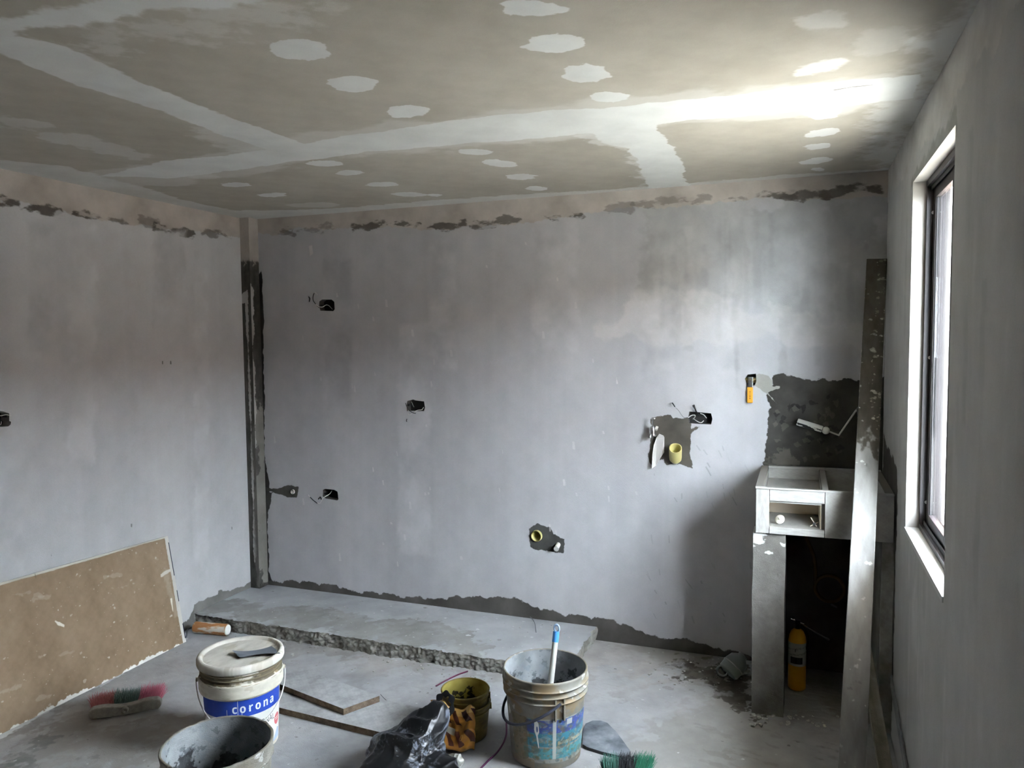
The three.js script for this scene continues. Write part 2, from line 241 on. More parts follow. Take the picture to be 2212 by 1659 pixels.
// ceiling: boards, joint compound
const BOARD = [168, 162, 149], COMP = [206, 207, 203];
const ceilTex = new Paint(W, D, 386).each((x, y, c, k) => { const m = noise(x * 0.5, y * 0.3) * 3 + noise(x * 3, y * 3) * 1.8; c[k] = BOARD[0] + m; c[k + 1] = BOARD[1] + m; c[k + 2] = BOARD[2] + m; });
{
  const P = ceilTex, S = (pts, o) => smear(P, ceil2, pts, COMP, { vary: 3, ...o });
  const thin = { f: 0.05, r: 0.05, rs: 2, a: 0.5, sx: 0.7 };
  S([[155, 385], [300, 350], [470, 330], [597, 312], [800, 270], [1060, 238], [1372, 222], [1684, 193], [1950, 150], [2010, 160], [1950, 215], [1710, 245], [1502, 262], [1240, 295], [1060, 312], [800, 338], [542, 372], [362, 396], [217, 402]], { ...thin, f: 0.03, a: 0.45 });
  S([[217, 380], [347, 350], [597, 322], [800, 285], [1060, 250], [1372, 226], [1476, 217], [1684, 193], [1788, 179], [1892, 167], [1990, 160], [1970, 211], [1892, 221], [1710, 240], [1502, 260], [1413, 270], [1445, 307], [1462, 330], [1479, 364], [1474, 380], [1500, 404], [1400, 408], [1388, 369], [1370, 340], [1351, 322], [1299, 307], [1284, 286], [1242, 290], [1060, 307], [800, 327], [723, 338], [542, 362], [362, 386]], { f: 0.004, r: 0.008, rs: 5 });
  S([[1240, 285], [1300, 285], [1380, 340], [1400, 400], [1350, 322], [1290, 308]], { f: 0.02, r: 0.03, a: 0.6 });
  S([[-300, -20], [0, 72], [90, 87], [145, 103], [224, 139], [325, 186], [434, 231], [542, 269], [644, 306], [700, 325], [597, 328], [470, 288], [344, 240], [181, 188], [72, 145], [0, 112], [-300, 20]], { f: 0.006, r: 0.008, rs: 5 });
  S([[430, 270], [540, 290], [680, 318], [560, 335], [450, 310]], { f: 0.03, r: 0.03, a: 0.5 });
  S([[-500, 120], [0, 32], [230, 5], [440, -40], [1000, -160], [1100, -130], [640, -8], [430, 14], [362, 21], [200, 48], [58, 72], [-100, 110]], { f: 0.012, r: 0.012 });
  S([[100, 95], [300, 62], [420, 40], [600, 10], [700, 0], [560, 45], [380, 80], [250, 100], [180, 112]], { f: 0.05, r: 0.06, a: 0.42 });
  S([[-20, 248], [50, 250], [120, 266], [125, 275], [60, 280], [-20, 276]], { f: 0.02, r: 0.02, a: 0.5 });
  S([[80, 290], [200, 288], [230, 312], [330, 335], [300, 345], [190, 322], [120, 308]], { f: 0.02, r: 0.025, a: 0.5 });
  S([[-100, 300], [0, 345], [145, 360], [297, 402], [398, 430], [506, 455], [700, 452], [1000, 428], [1400, 403], [1560, 388], [1915, 362], [1990, 300], [1990, 420], [560, 500], [-200, 330]], { f: 0.012, r: 0.012, a: 0.8 });
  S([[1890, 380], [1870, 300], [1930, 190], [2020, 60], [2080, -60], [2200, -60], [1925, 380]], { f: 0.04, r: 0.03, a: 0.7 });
  const spots = [[640, 107, 62, 24], [765, 181, 50, 19], [878, 241, 43, 14], [1150, 16, 66, 20], [1200, 93, 56, 20], [1267, 157, 47, 21], [1316, 209, 38, 11], [1780, 247, 38, 12, -4], [1773, 287, 36, 10, -4], [1765, 317, 28, 7, -3], [1762, 347, 32, 8, -3], [1767, 366, 14, 4], [1028, 328, 34, 7], [1080, 353, 36, 8, 3], [1123, 382, 30, 7], [1161, 407, 24, 5], [757, 373, 28, 6], [824, 398, 30, 5], [884, 420, 33, 5], [940, 421, 14, 3], [508, 399, 30, 5], [590, 421, 28, 5], [700, 353, 36, 6]];
  for (const [x, y, rx, ry, tilt = 0] of spots) { const p = []; for (let i = 0; i < 18; i++) { const t = i / 18 * Math.PI * 2, q = 0.86 + 0.34 * rnd() * Math.abs(Math.cos(t)) + 0.1 * rnd(), sk = 0.25 * Math.sin(x * 1.7); p.push([x + Math.cos(t) * rx * q + sk * rx * Math.sin(t) * 0.6, y + Math.sign(Math.sin(t)) * Math.pow(Math.abs(Math.sin(t)), 0.8) * ry * (0.9 + 0.15 * rnd()) + tilt * Math.cos(t)]); } S(p, { f: 0.002, r: 0.006, rs: 9 }); }
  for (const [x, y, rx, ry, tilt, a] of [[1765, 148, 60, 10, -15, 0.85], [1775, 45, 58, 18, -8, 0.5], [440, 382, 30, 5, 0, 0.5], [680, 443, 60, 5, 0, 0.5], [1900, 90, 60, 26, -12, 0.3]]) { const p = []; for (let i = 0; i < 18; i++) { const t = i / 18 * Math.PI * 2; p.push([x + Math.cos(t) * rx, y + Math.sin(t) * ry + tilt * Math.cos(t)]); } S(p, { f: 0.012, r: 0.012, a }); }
  smear(P, ceil2, [[1800, 194], [1840, 187], [1886, 183], [1886, 184], [1840, 189], [1800, 196]], [120, 118, 110], { f: 0.001, r: 0.001 });
}
const ceilTexture = ceilTex.texture();
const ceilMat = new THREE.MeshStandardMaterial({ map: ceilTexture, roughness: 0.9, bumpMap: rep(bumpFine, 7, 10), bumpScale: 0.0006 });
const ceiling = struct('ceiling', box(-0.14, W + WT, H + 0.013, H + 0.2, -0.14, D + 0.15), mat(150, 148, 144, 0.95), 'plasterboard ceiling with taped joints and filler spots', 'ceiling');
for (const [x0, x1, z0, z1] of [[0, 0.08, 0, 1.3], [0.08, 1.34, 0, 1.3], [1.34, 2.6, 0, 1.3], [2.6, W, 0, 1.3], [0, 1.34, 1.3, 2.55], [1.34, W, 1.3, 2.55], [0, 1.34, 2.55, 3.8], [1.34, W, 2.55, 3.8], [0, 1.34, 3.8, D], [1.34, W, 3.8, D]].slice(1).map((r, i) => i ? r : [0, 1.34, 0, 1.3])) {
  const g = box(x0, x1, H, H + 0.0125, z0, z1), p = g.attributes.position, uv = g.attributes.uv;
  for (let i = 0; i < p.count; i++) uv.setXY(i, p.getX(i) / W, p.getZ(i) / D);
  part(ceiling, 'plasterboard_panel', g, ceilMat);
}

// floor
const FZ = 2.6, floorTex = new Paint(W, FZ, 577).each((x, y, c, k) => {
  const m = noise(x * 0.3, y * 0.33) * 6 + noise(x * 1.3 + 0.4, y * 1.2) * 4 + noise(x * 5, y * 5) * 2.6, d = noise(x * 0.17 + 0.6, y * 0.2 + 0.3) * 3;
  c[k] = 154 + m + d; c[k + 1] = 155 + m; c[k + 2] = 156 + m - d;
});
{
  const P = floorTex, S = (pts, col, o) => smear(P, floor2, pts, col, o);
  S([[-60, 1600], [60, 1560], [200, 1540], [330, 1545], [420, 1560], [420, 1680], [-60, 1700]], [136, 131, 122], { f: 0.03, r: 0.09, rs: 4, a: 0.6, hole: 0.5 });  // brownish area left of the buckets: their cast shadow, painted in
  for (const p of [[[20, 1640], [60, 1610], [110, 1590], [120, 1600], [70, 1640], [40, 1660]], [[60, 1600], [100, 1585], [125, 1592], [90, 1612]], [[150, 1640], [190, 1620], [200, 1635], [160, 1659]], [[0, 1655], [60, 1640], [80, 1659]]]) S(p, [112, 113, 110], { f: 0.012, r: 0.03, rs: 9, a: 0.6, hole: 0.8 });
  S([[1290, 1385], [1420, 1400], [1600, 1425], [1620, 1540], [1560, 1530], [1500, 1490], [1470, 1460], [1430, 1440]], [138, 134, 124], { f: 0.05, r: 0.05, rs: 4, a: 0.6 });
  S([[1480, 1440], [1520, 1432], [1600, 1440], [1625, 1540], [1580, 1520], [1530, 1490], [1500, 1465]], [64, 60, 52], { f: 0.015, r: 0.06, rs: 9, a: 0.85, hole: 0.3 });  // dark area by the pillar: a stain plus painted shadow
  for (let i = 0; i < 30; i++) { const x = 1430 + rnd() * 190, y = 1395 + rnd() * 90 + (x - 1430) * 0.25; S([[x, y], [x + 8 + rnd() * 16, y - 2], [x + 14 + rnd() * 12, y + 4], [x + 3, y + 4]], [96, 90, 80], { f: 0.004, r: 0.008, rs: 14, a: 0.7 }); }
  S([[1640, 1400], [1930, 1420], [1960, 1560], [1830, 1560], [1760, 1500], [1690, 1462]], [120, 116, 109], { f: 0.01, r: 0.04, rs: 7, a: 0.85 });  // shade under the sink painted on the floor
  S([[1690, 1480], [1790, 1500], [1815, 1560], [1700, 1560]], [150, 146, 138], { f: 0.03, r: 0.04, a: 0.6 });
  S([[1400, 1560], [1560, 1545], [1700, 1580], [1800, 1620], [1800, 1720], [1450, 1720]], [150, 149, 142], { f: 0.06, r: 0.08, rs: 3, a: 0.5 });
  for (let i = 0; i < 26; i++) { const x = 1500 + rnd() * 300, y = 1560 + rnd() * 100, l = 20 + rnd() * 70; S([[x, y], [x + l, y + l * 0.3], [x + l, y + l * 0.3 + 3], [x, y + 4]], [128, 126, 118], { f: 0.006, r: 0.012, rs: 5, a: 0.35 }); }
  S([[420, 1400], [800, 1440], [1080, 1480], [1080, 1560], [640, 1500], [420, 1440]], [168, 169, 171], { f: 0.04, r: 0.12, rs: 4, a: 0.6, hole: 0.4 });
  S([[1280, 1430], [1440, 1450], [1500, 1500], [1420, 1560], [1290, 1560]], [168, 169, 170], { f: 0.04, r: 0.12, rs: 4, a: 0.6, hole: 0.4 });
  S([[380, 1385], [402, 1380], [330, 1425], [180, 1500], [-20, 1606], [-20, 1588], [180, 1490]], [208, 208, 205], { f: 0.004, r: 0.008, rs: 8 });
  P.specks(420, 0.1, 3.4, 0.02, 2.4, 0.0035, [212, 213, 212]); P.specks(160, 0.1, 3.4, 0.02, 2.4, 0.004, [92, 90, 86], 0.7);
}
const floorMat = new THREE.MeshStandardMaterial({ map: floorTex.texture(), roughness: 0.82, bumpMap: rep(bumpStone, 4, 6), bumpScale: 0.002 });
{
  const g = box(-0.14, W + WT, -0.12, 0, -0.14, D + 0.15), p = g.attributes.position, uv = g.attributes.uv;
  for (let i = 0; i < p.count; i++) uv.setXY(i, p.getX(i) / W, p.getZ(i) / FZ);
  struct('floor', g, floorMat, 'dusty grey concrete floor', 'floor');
}

// ---- concrete plinth along the back wall
const concrete = (r, g, b, amp = 7) => new Paint(1, 1, 512).each((x, y, c, k) => { const m = (noise(x, y) + noise(x * 4 + 0.3, y * 4) * 0.8 + noise(x * 13, y * 13) * 0.5) * amp; c[k] = r + m; c[k + 1] = g + m; c[k + 2] = b + m; });
const cemTex = concrete(150, 147, 139).texture(), darkCemTex = concrete(134, 126, 115, 9).specks(500, 0, 1, 0, 1, 0.006, [92, 84, 74], 0.8).specks(260, 0, 1, 0, 1, 0.005, [168, 160, 148], 0.7).texture(), paleTex = concrete(162, 163, 163, 5).texture();
for (const t of [cemTex, darkCemTex, paleTex]) t.wrapS = t.wrapT = THREE.RepeatWrapping;
const cemMat = new THREE.MeshStandardMaterial({ map: cemTex, roughness: 0.93, bumpMap: bumpStone, bumpScale: 0.003 });
{
  const g = new THREE.BoxGeometry(PL, PH, PD, 420, 16, 60).translate(PL / 2, PH / 2, PD / 2), p = g.attributes.position, uv = g.attributes.uv;
  for (let i = 0; i < p.count; i++) {
    const x = p.getX(i), y = p.getY(i), z = p.getZ(i);
    uv.setXY(i, x + z * 0.3, y * 1 + z);
    const e = sstep(PD - 0.02, PD, z), e2 = sstep(PL - 0.02, PL, x), low = 1 - y / PH;
    const big = n3(x * 14, y * 20, 3), fine = n3(x * 90, y * 110, 7);
    if (e > 0) p.setZ(i, z + e * (0.006 * big + 0.007 * fine + 0.006 * low * n3(x * 60, 5, 1)));
    if (e2 > 0) p.setX(i, x + e2 * (0.012 * n3(z * 14, y * 20, 9) + 0.005 * n3(z * 60, y * 70, 2)));
    if (y > PH - 1e-4) p.setY(i, y - Math.max(e, e2) * 0.007 * Math.max(0, n3(x * 30, z * 30, 5) + 0.3) + 0.002 * n3(x * 5, 0.5, z * 5));
  }
  g.computeVertexNormals();
  const topTex = new Paint(PL, PD + 0.1, 400).each((x, y, c, k) => { const m = noise(x * 0.4, y * 0.8) * 5 + noise(x * 2.3, y * 2.3) * 3; c[k] = 162 + m; c[k + 1] = 163 + m; c[k + 2] = 164 + m; });
  const S = (pts, col, o) => topTex.poly(pts.map(([a, b]) => { const q = hit(a, b, 'y', PH); return [q.x, q.z]; }), col, o);
  S([[425, 1322], [480, 1297], [560, 1305], [760, 1325], [950, 1350], [1050, 1375], [1040, 1420], [800, 1385], [600, 1350]], [138, 137, 132], { f: 0.015, r: 0.05, rs: 6, a: 0.8, hole: 0.4 });
  topTex.specks(120, 0.1, PL - 0.1, 0.02, PD, 0.004, [210, 211, 210]); topTex.specks(50, 0.1, PL - 0.1, 0.02, PD, 0.004, [112, 110, 106]);
  const t2 = topTex.texture(), topMat = new THREE.MeshStandardMaterial({ map: t2, roughness: 0.85, bumpMap: rep(bumpStone, 3, 1), bumpScale: 0.0015 });
  const gr = g.groups[2], idx = g.index; for (let i = gr.start; i < gr.start + gr.count; i++) { const v = idx.getX(i); uv.setXY(v, p.getX(v) / PL, p.getZ(v) / (PD + 0.1)); }
  const side = new THREE.MeshStandardMaterial({ map: rep(cemTex, 2, 2), roughness: 0.96, bumpMap: rep(bumpStone, 5, 5), bumpScale: 0.012 });
  const endMat = new THREE.MeshStandardMaterial({ map: cemTex, roughness: 0.95, bumpMap: rep(bumpStone, 3, 3), bumpScale: 0.006 });
  const pl = new THREE.Mesh(g, [endMat, side, topMat, side, side, side]); pl.name = 'concrete_plinth'; pl.userData = { label: 'low rough-edged concrete plinth along the foot of the far wall', category: 'plinth' }; scene.add(pl);
}
// ---- square pipe casing in the far left corner
{
  const x1 = 0.067, z1 = 0.082, g = new THREE.BoxGeometry(x1, H - PH, z1, 1, 1, 1).translate(x1 / 2, (H + PH) / 2, z1 / 2);
  const face = (side) => { // u along the face, v up, in metres
    const P = new Paint(0.09, H, 400).each((x, y, c, k) => { const m = noise(x * 2, y * 0.6) * 6 + noise(x * 8, y * 5) * 5; c[k] = 70 + m; c[k + 1] = 68 + m; c[k + 2] = 63 + m; });
    const light = [176, 173, 168];
    P.poly([[-0.02, 2.09], [0.03, 2.02], [0.06, 2.06], [0.12, 2.0], [0.12, 2.4], [-0.02, 2.4]], BAND, { f: 0.012, r: 0.03, rs: 6 });
    if (side === 'front') { P.poly([[0.028, 1.86], [0.046, 1.9], [0.048, 1.2], [0.052, 0.6], [0.052, 0.22], [0.042, 0.17], [0.036, 0.24], [0.04, 0.8], [0.036, 1.4]], light, { f: 0.002, r: 0.005, rs: 8 }); P.poly([[-0.01, 1.86], [0.05, 1.9], [0.05, 1.82], [-0.01, 1.83]], light, { f: 0.002, r: 0.006 }); P.poly([[0.05, 0], [0.1, 0], [0.1, 1.1], [0.055, 1.0]], [112, 110, 103], { f: 0.01, r: 0.01, a: 0.7 }); }
    else { P.poly([[0, 0], [0.1, 0], [0.1, 1.05], [0, 1.2]], [122, 120, 112], { f: 0.008, r: 0.03, rs: 5 }); P.poly([[-0.01, 0.9], [0.012, 0.95], [0.01, 1.5], [0.02, 1.9], [-0.01, 1.95]], light, { f: 0.002, r: 0.008, rs: 8 }); }
    const t = P.texture(); return new THREE.MeshStandardMaterial({ map: t, roughness: 0.94, bumpMap: rep(bumpStone, 1, 20), bumpScale: 0.002 });
  };
  const o = struct('trim_1', g, [face('side'), plain, plain, plain, face('front'), plain], 'narrow bare cement pipe casing in the room corner', 'casing');
  const uv = g.attributes.uv; for (let i = 0; i < uv.count; i++) uv.setXY(i, uv.getX(i) * 0.85, uv.getY(i));
}

// ---- window: bronze aluminium sliding frame in the deep reveal
const bronze = mat(30, 22, 23, 0.5), blackRubber = mat(18, 17, 18, 0.6), screwMat = mat(225, 225, 222, 0.35, { metalness: 0.6 });
function makeWindow(name, label, WZ0, WZ1) {
  const w = thing(name, label, 'window'); w.userData.kind = 'structure';
  const x0 = W + 0.042, x1 = W + 0.112, t = 0.022;
  part(w, 'frame', [box(x0, x1, WY0, WY0 + t, WZ0, WZ1), box(x0, x1, WY1 - t, WY1, WZ0, WZ1), box(x0, x1, WY0 + t, WY1 - t, WZ0, WZ0 + t), box(x0, x1, WY0 + t, WY1 - t, WZ1 - t, WZ1)], bronze);
  part(w, 'track', [0.012, 0.042, 0.066].flatMap(d => [box(x0 + d, x0 + d + 0.003, WY0 + t, WY0 + t + 0.014, WZ0 + t, WZ1 - t), box(x0 + d, x0 + d + 0.003, WY1 - t - 0.014, WY1 - t, WZ0 + t, WZ1 - t)]), bronze);
  const mid = (WZ0 + WZ1) / 2;
  const sash = (xa, za, zb) => {
    const g = new THREE.Group(); g.name = 'sash'; w.add(g); const y0 = WY0 + t + 0.004, y1 = WY1 - t - 0.004, s = 0.04, xb = xa + 0.02;
    part(g, 'stile', [box(xa, xb, y0, y1, za, za + s, 0.002)], bronze); part(g, 'stile', [box(xa, xb, y0, y1, zb - s, zb, 0.002)], bronze);
    part(g, 'rail', [box(xa, xb, y0, y0 + s, za + s, zb - s, 0.002)], bronze); part(g, 'rail', [box(xa, xb, y1 - s, y1, za + s, zb - s, 0.002)], bronze);
    part(g, 'gasket', [box(xa + 0.005, xb - 0.005, y0 + s, y1 - s, za + s, za + s + 0.006), box(xa + 0.005, xb - 0.005, y0 + s, y1 - s, zb - s - 0.006, zb - s)], blackRubber);
    part(g, 'pane', box(xa + 0.008, xa + 0.012, y0 + s, y1 - s, za + s + 0.006, zb - s - 0.006), new THREE.MeshPhysicalMaterial({ color: 0xffffff, roughness: 0.02, transmission: 1, thickness: 0, ior: 1.45 }));
  };
  sash(x0 + 0.02, WZ0 + t, mid + 0.02); sash(x0 + 0.046, mid - 0.02, WZ1 - t);
  for (const y of [1.02, 1.53, 2.03]) { const s = part(w, 'screw', new THREE.CylinderGeometry(0.006, 0.006, 0.004, 14).rotateX(Math.PI / 2), screwMat); s.position.set(x0 + 0.02, y, WZ0 + t + 0.002); }
}
makeWindow('window_1', 'dark bronze aluminium sliding window in a deep plastered reveal', WZ0, WZ1);
// white sill board and reveal skim
struct('trim_2', box(W - 0.004, W + 0.043, WY0 - 0.012, WY0 + 0.004, WZ0 + 0.001, WZ1 - 0.001), mat(196, 196, 193, 0.8), 'white plastered window sill', 'window sill');

// ---- outdoors
struct('added_shade_eave', box(W + WT, W + WT + 0.7, H + 0.08, H + 0.2, -0.6, D + 0.6), mat(190, 186, 180, 0.9), 'added unseen concrete eave outside, blocking steep sky light over the window', 'eave');  // eave added out of view to hold back steep sky light
const ground = struct('ground', new THREE.BoxGeometry(24, 0.2, 40).translate(W + WT + 12, -0.4, -4), new THREE.MeshStandardMaterial({ map: rep(cemTex, 20, 30), roughness: 0.95 }), 'sunlit pale concrete ground outside the window', 'ground');
{
  const n = thing('block_wall', 'sunlit grooved clay block wall seen through the window', 'wall', [0, 0, -5]); n.userData.kind = 'structure';
  part(n, 'mortar_core', box(4.62, 8.0, -0.3, 5.2, -0.25, -0.012), mat(196, 188, 178, 0.95));
  part(n, 'corner_column', box(4.35, 4.615, -0.3, 5.3, -0.3, 0.03), mat(206, 204, 200, 0.9));
  part(n, 'coping', box(4.3, 8.05, 5.2, 5.32, -0.3, 0.05), mat(190, 186, 180, 0.9));
  const groove = greyTexture(8, 256, (u, v) => (v * 9) % 1 < 0.35 ? 0.25 : 0.9), bg = new THREE.BoxGeometry(0.385, 0.215, 0.02);
  const bm = [[196, 150, 122], [188, 140, 112], [202, 160, 134]].map(c => mat(...c, 0.9, { bumpMap: groove, bumpScale: 0.008 }));
  for (let r = 0; r < 24; r++) for (let c = 0; c < 8; c++) { const x = 4.82 + c * 0.4 + (r % 2 ? 0.2 : 0); if (x > 7.85) continue; const b = part(n, 'brick', bg, bm[(r * 7 + c * 5 + (r * c) % 3) % 3]); b.position.set(x, -0.18 + r * 0.226, -0.006); }
}
{
  const n = thing('neighbour_house', 'rendered two-storey house across the yard outside the window', 'building', [W + WT + 8.5, -0.3, 1]); n.userData.kind = 'structure';
  part(n, 'wall', box(0, 6, 0, 3.5, -14, 14), mat(112, 92, 76, 0.95));
  part(n, 'roof_edge', box(-0.3, 6.2, 3.5, 3.65, -14.2, 14.2), mat(150, 110, 90, 0.9));
  for (const z of [-6, -1.5, 3.5]) { const f = part(n, 'window', box(-0.03, 0.02, 1, 2.3, z - 0.7, z + 0.7), mat(210, 206, 200, 0.8)); part(f, 'pane', box(-0.04, -0.02, 1.08, 2.22, z - 0.62, z + 0.62), mat(40, 46, 52, 0.15)); }
}

// ================================================================= THINGS FIXED TO THE WALLS
const boxBlack = mat(34, 33, 31, 0.75), wireWhite = mat(206, 204, 198, 0.5), wireBlack = mat(22, 21, 21, 0.5), tapeBlack = mat(16, 16, 16, 0.55);
function electricalBox(label, hole, place, wires) {   // hole in wall (s, y); place(s, y, depth into the room) -> world
  const g = thing('electrical_box', label, 'electrical box');
  const s0 = Math.min(...hole.map(p => p[0])) - 0.004, s1 = Math.max(...hole.map(p => p[0])) + 0.004, y0 = Math.min(...hole.map(p => p[1])) - 0.004, y1 = Math.max(...hole.map(p => p[1])) + 0.004;
  const o = place(0, 0, 0), ax = place(1, 0, 0).sub(o), az = place(0, 0, 1).sub(o), m = new THREE.Matrix4().makeBasis(ax, new THREE.Vector3(0, 1, 0), az).setPosition(o);
  const t = 0.003, d = -0.05;
  part(g, 'box_shell', [box(s0, s1, y0, y1, d - t, d), box(s0 - t, s0, y0, y1, d, -0.006), box(s1, s1 + t, y0, y1, d, -0.006), box(s0, s1, y0 - t, y0, d, -0.006), box(s0, s1, y1, y1 + t, d, -0.006)].map(q => q.applyMatrix4(m)), boxBlack);
  for (const q of [box(s0 + 0.004, s0 + 0.014, (y0 + y1) / 2 - 0.006, (y0 + y1) / 2 + 0.006, -0.04, -0.012).applyMatrix4(m), box(s1 - 0.014, s1 - 0.004, (y0 + y1) / 2 - 0.006, (y0 + y1) / 2 + 0.006, -0.04, -0.012).applyMatrix4(m)]) part(g, 'screw_lug', q, boxBlack);
  for (const [kind, pts, r = 0.0016] of wires) part(g, 'wire', tube(pts, r, 48, 8), kind === 'w' ? wireWhite : kind === 't' ? tapeBlack : wireBlack, kind === 'w' ? 'white insulated wire' : 'black insulated wire');
  return g;
}
const backPlace = (s, y, d) => new THREE.Vector3(s, y, d);
const bw = (pts, zs) => pts.map(([x, y], i) => onBack(x, y, zs[i]));
electricalBox('open electrical box highest on the far wall, one wire curling out to its side', outletHoles[0], backPlace, [
  ['w', bw([[718, 668], [710, 660], [704, 659], [697, 663], [688, 662], [682, 657]], [-0.045, -0.02, 0.005, 0.01, 0.014, 0.018]), 0.002],
  ['b', bw([[682, 657], [677, 650], [676, 645], [677, 637], [679, 633]], [0.018, 0.02, 0.022, 0.022, 0.02]), 0.0024], ['w', bw([[679, 633], [682, 632], [686, 637]], [0.02, 0.02, 0.02]), 0.002],
  ['b', bw([[690, 665], [684, 660], [700, 667]], [0.002, 0.012, -0.03]), 0.0016], ['t', bw([[667, 641], [669, 645], [668, 652]], [0.006, 0.006, 0.006]), 0.003]]);
electricalBox('open electrical box at mid height of the far wall, wires drooping below it', outletHoles[1], backPlace, [
  ['w', bw([[889, 868], [892, 875], [894, 879]], [-0.03, -0.005, -0.02]), 0.002], ['w', bw([[915, 880], [911, 885], [903, 886], [898, 888], [895, 891]], [-0.03, 0.002, 0.01, 0.014, 0.014]), 0.002],
  ['b', bw([[876, 871], [879, 879], [886, 888], [893, 892], [898, 893]], [0.004, 0.012, 0.016, 0.018, 0.016]), 0.002],
  ['w', bw([[882, 886], [882, 894], [886, 896], [891, 892]], [0.0, 0.014, 0.014, 0.01]), 0.0016], ['t', bw([[879, 905], [878, 909], [879, 911]], [0.005, 0.006, 0.005]), 0.0022]]);
electricalBox('open electrical box low on the far wall next to a small conduit end', outletHoles[2], backPlace, [
  ['w', bw([[717, 1060], [712, 1067], [704, 1072], [698, 1076], [695, 1082], [690, 1088], [686, 1086]], [-0.04, -0.01, 0.01, 0.018, 0.022, 0.022, 0.02]), 0.002],
  ['b', bw([[685, 1087], [676, 1080], [670, 1074]], [0.02, 0.018, 0.016]), 0.0024], ['w', bw([[670, 1074], [666, 1069]], [0.016, 0.014]), 0.0026], ['t', bw([[688, 1078], [692, 1074], [694, 1079]], [0.016, 0.018, 0.016]), 0.004]]);
electricalBox('wide open electrical box of tangled wires between the tap and the wet cement patch', outletHoles[3], backPlace, [
  ['w', bw([[1487, 902], [1495, 897], [1501, 897], [1501, 901], [1497, 905]], [0.014, 0.016, 0.012, 0.0, -0.02]), 0.0022], ['w', bw([[1499, 905], [1506, 910], [1514, 913], [1520, 909]], [-0.02, -0.01, -0.01, -0.03]), 0.002],
  ['w', bw([[1513, 893], [1520, 896], [1526, 903]], [-0.015, -0.004, -0.02]), 0.002],
  ['b', bw([[1487, 902], [1478, 902], [1472, 896], [1466, 887], [1459, 880]], [0.014, 0.02, 0.022, 0.022, 0.02]), 0.0009], ['t', bw([[1458, 879], [1455, 874], [1452, 870]], [0.02, 0.018, 0.016]), 0.003],
  ['t', bw([[1510, 898], [1504, 889], [1501, 882], [1498, 876]], [-0.02, 0.012, 0.02, 0.024]), 0.0035], ['t', bw([[1499, 879], [1498, 875]], [0.024, 0.026]), 0.006]]);
electricalBox('open electrical box on the wall with the leaning plasterboard', leftHole, (s, y, d) => new THREE.Vector3(d, y, s), [
  ['w', [[-12, 897], [2, 898], [12, 896], [24, 898]].map(([x, y], i) => onLeft(x, y, [-0.03, 0.004, 0.008, 0.01][i])), 0.0018], ['w', [[-5, 915], [1, 917], [3, 911]].map(([x, y], i) => onLeft(x, y, [-0.02, -0.004, -0.02][i])), 0.0018]]);

const pvc = mat(206, 196, 130, 0.5), pvcWhite = mat(214, 212, 204, 0.5), chrome = mat(205, 206, 208, 0.18, { metalness: 0.95 });
const hollow = (r0, r1, len, seg = 32) => lathe([[r0, 0], [r1, 0], [r1, len], [r0, len], [r0, 0]], seg);
{ // drain stub low on the wall
  const g = thing('drain_pipe', 'pale plastic drain pipe opening low on the far wall', 'pipe', [drainC[0], drainC[1], 0]);
  part(g, 'pipe_wall', hollow(0.0245, 0.0308, 0.614).rotateX(Math.PI / 2).translate(0, 0, -0.6), pvc); part(g, 'pipe_end', new THREE.CylinderGeometry(0.0246, 0.0246, 0.004, 24).rotateX(Math.PI / 2).translate(0, 0, -0.596), pvc);
  const p = onBack(1206, 1176, 0), q = thing('plugged_water_pipe', 'white plugged water pipe stub beside the low drain', 'pipe', [p.x, p.y, 0]);
  part(q, 'stub', new THREE.CylinderGeometry(0.0125, 0.0125, 0.045, 24).rotateX(Math.PI / 2 + 0.35).translate(0, -0.006, 0.012), pvcWhite); part(q, 'plug', new THREE.CylinderGeometry(0.0145, 0.0145, 0.01, 8).rotateX(Math.PI / 2 + 0.35).translate(0, -0.014, 0.034), mat(176, 174, 168, 0.6));
  const c = thing('conduit_end', 'small round conduit end in a dark cement smear by the corner casing', 'pipe', [jointC[0], jointC[1], 0]);
  part(c, 'pipe_wall', hollow(0.0095, 0.0142, 0.308).rotateX(Math.PI / 2).translate(0, 0, -0.3), pvcWhite); part(c, 'pipe_end', new THREE.CylinderGeometry(0.0096, 0.0096, 0.004, 20).rotateX(Math.PI / 2).translate(0, 0, -0.296), pvcWhite);
}
{ // elbow opening upwards
  const a = onBack(1459, 994, -0.004), b = onBack(1459, 968, 0.066), d = b.clone().sub(a), g = thing('pipe_elbow', 'yellowish plastic pipe elbow opening upwards under the wall box', 'pipe', a.toArray());
  const L = d.length(), q = new THREE.Quaternion().setFromUnitVectors(new THREE.Vector3(0, 1, 0), d.clone().normalize());
  part(g, 'socket', lathe([[0.008, 0.004], [0.022, 0.0], [0.03, 0.012], [0.0315, 0.03], [0.0315, L], [0.0275, L], [0.0275, L - 0.004]], 36).applyQuaternion(q), pvc);
  part(g, 'bore', lathe([[0.0274, L - 0.003], [0.027, 0.03], [0.012, 0.014], [0, 0.012]], 36).applyQuaternion(q), pvc);
  part(g, 'mortar_collar', new THREE.SphereGeometry(0.016, 12, 8).scale(1.1, 0.8, 0.7).translate(0.0, -0.008, 0.008), mat(190, 190, 188, 0.9));
}
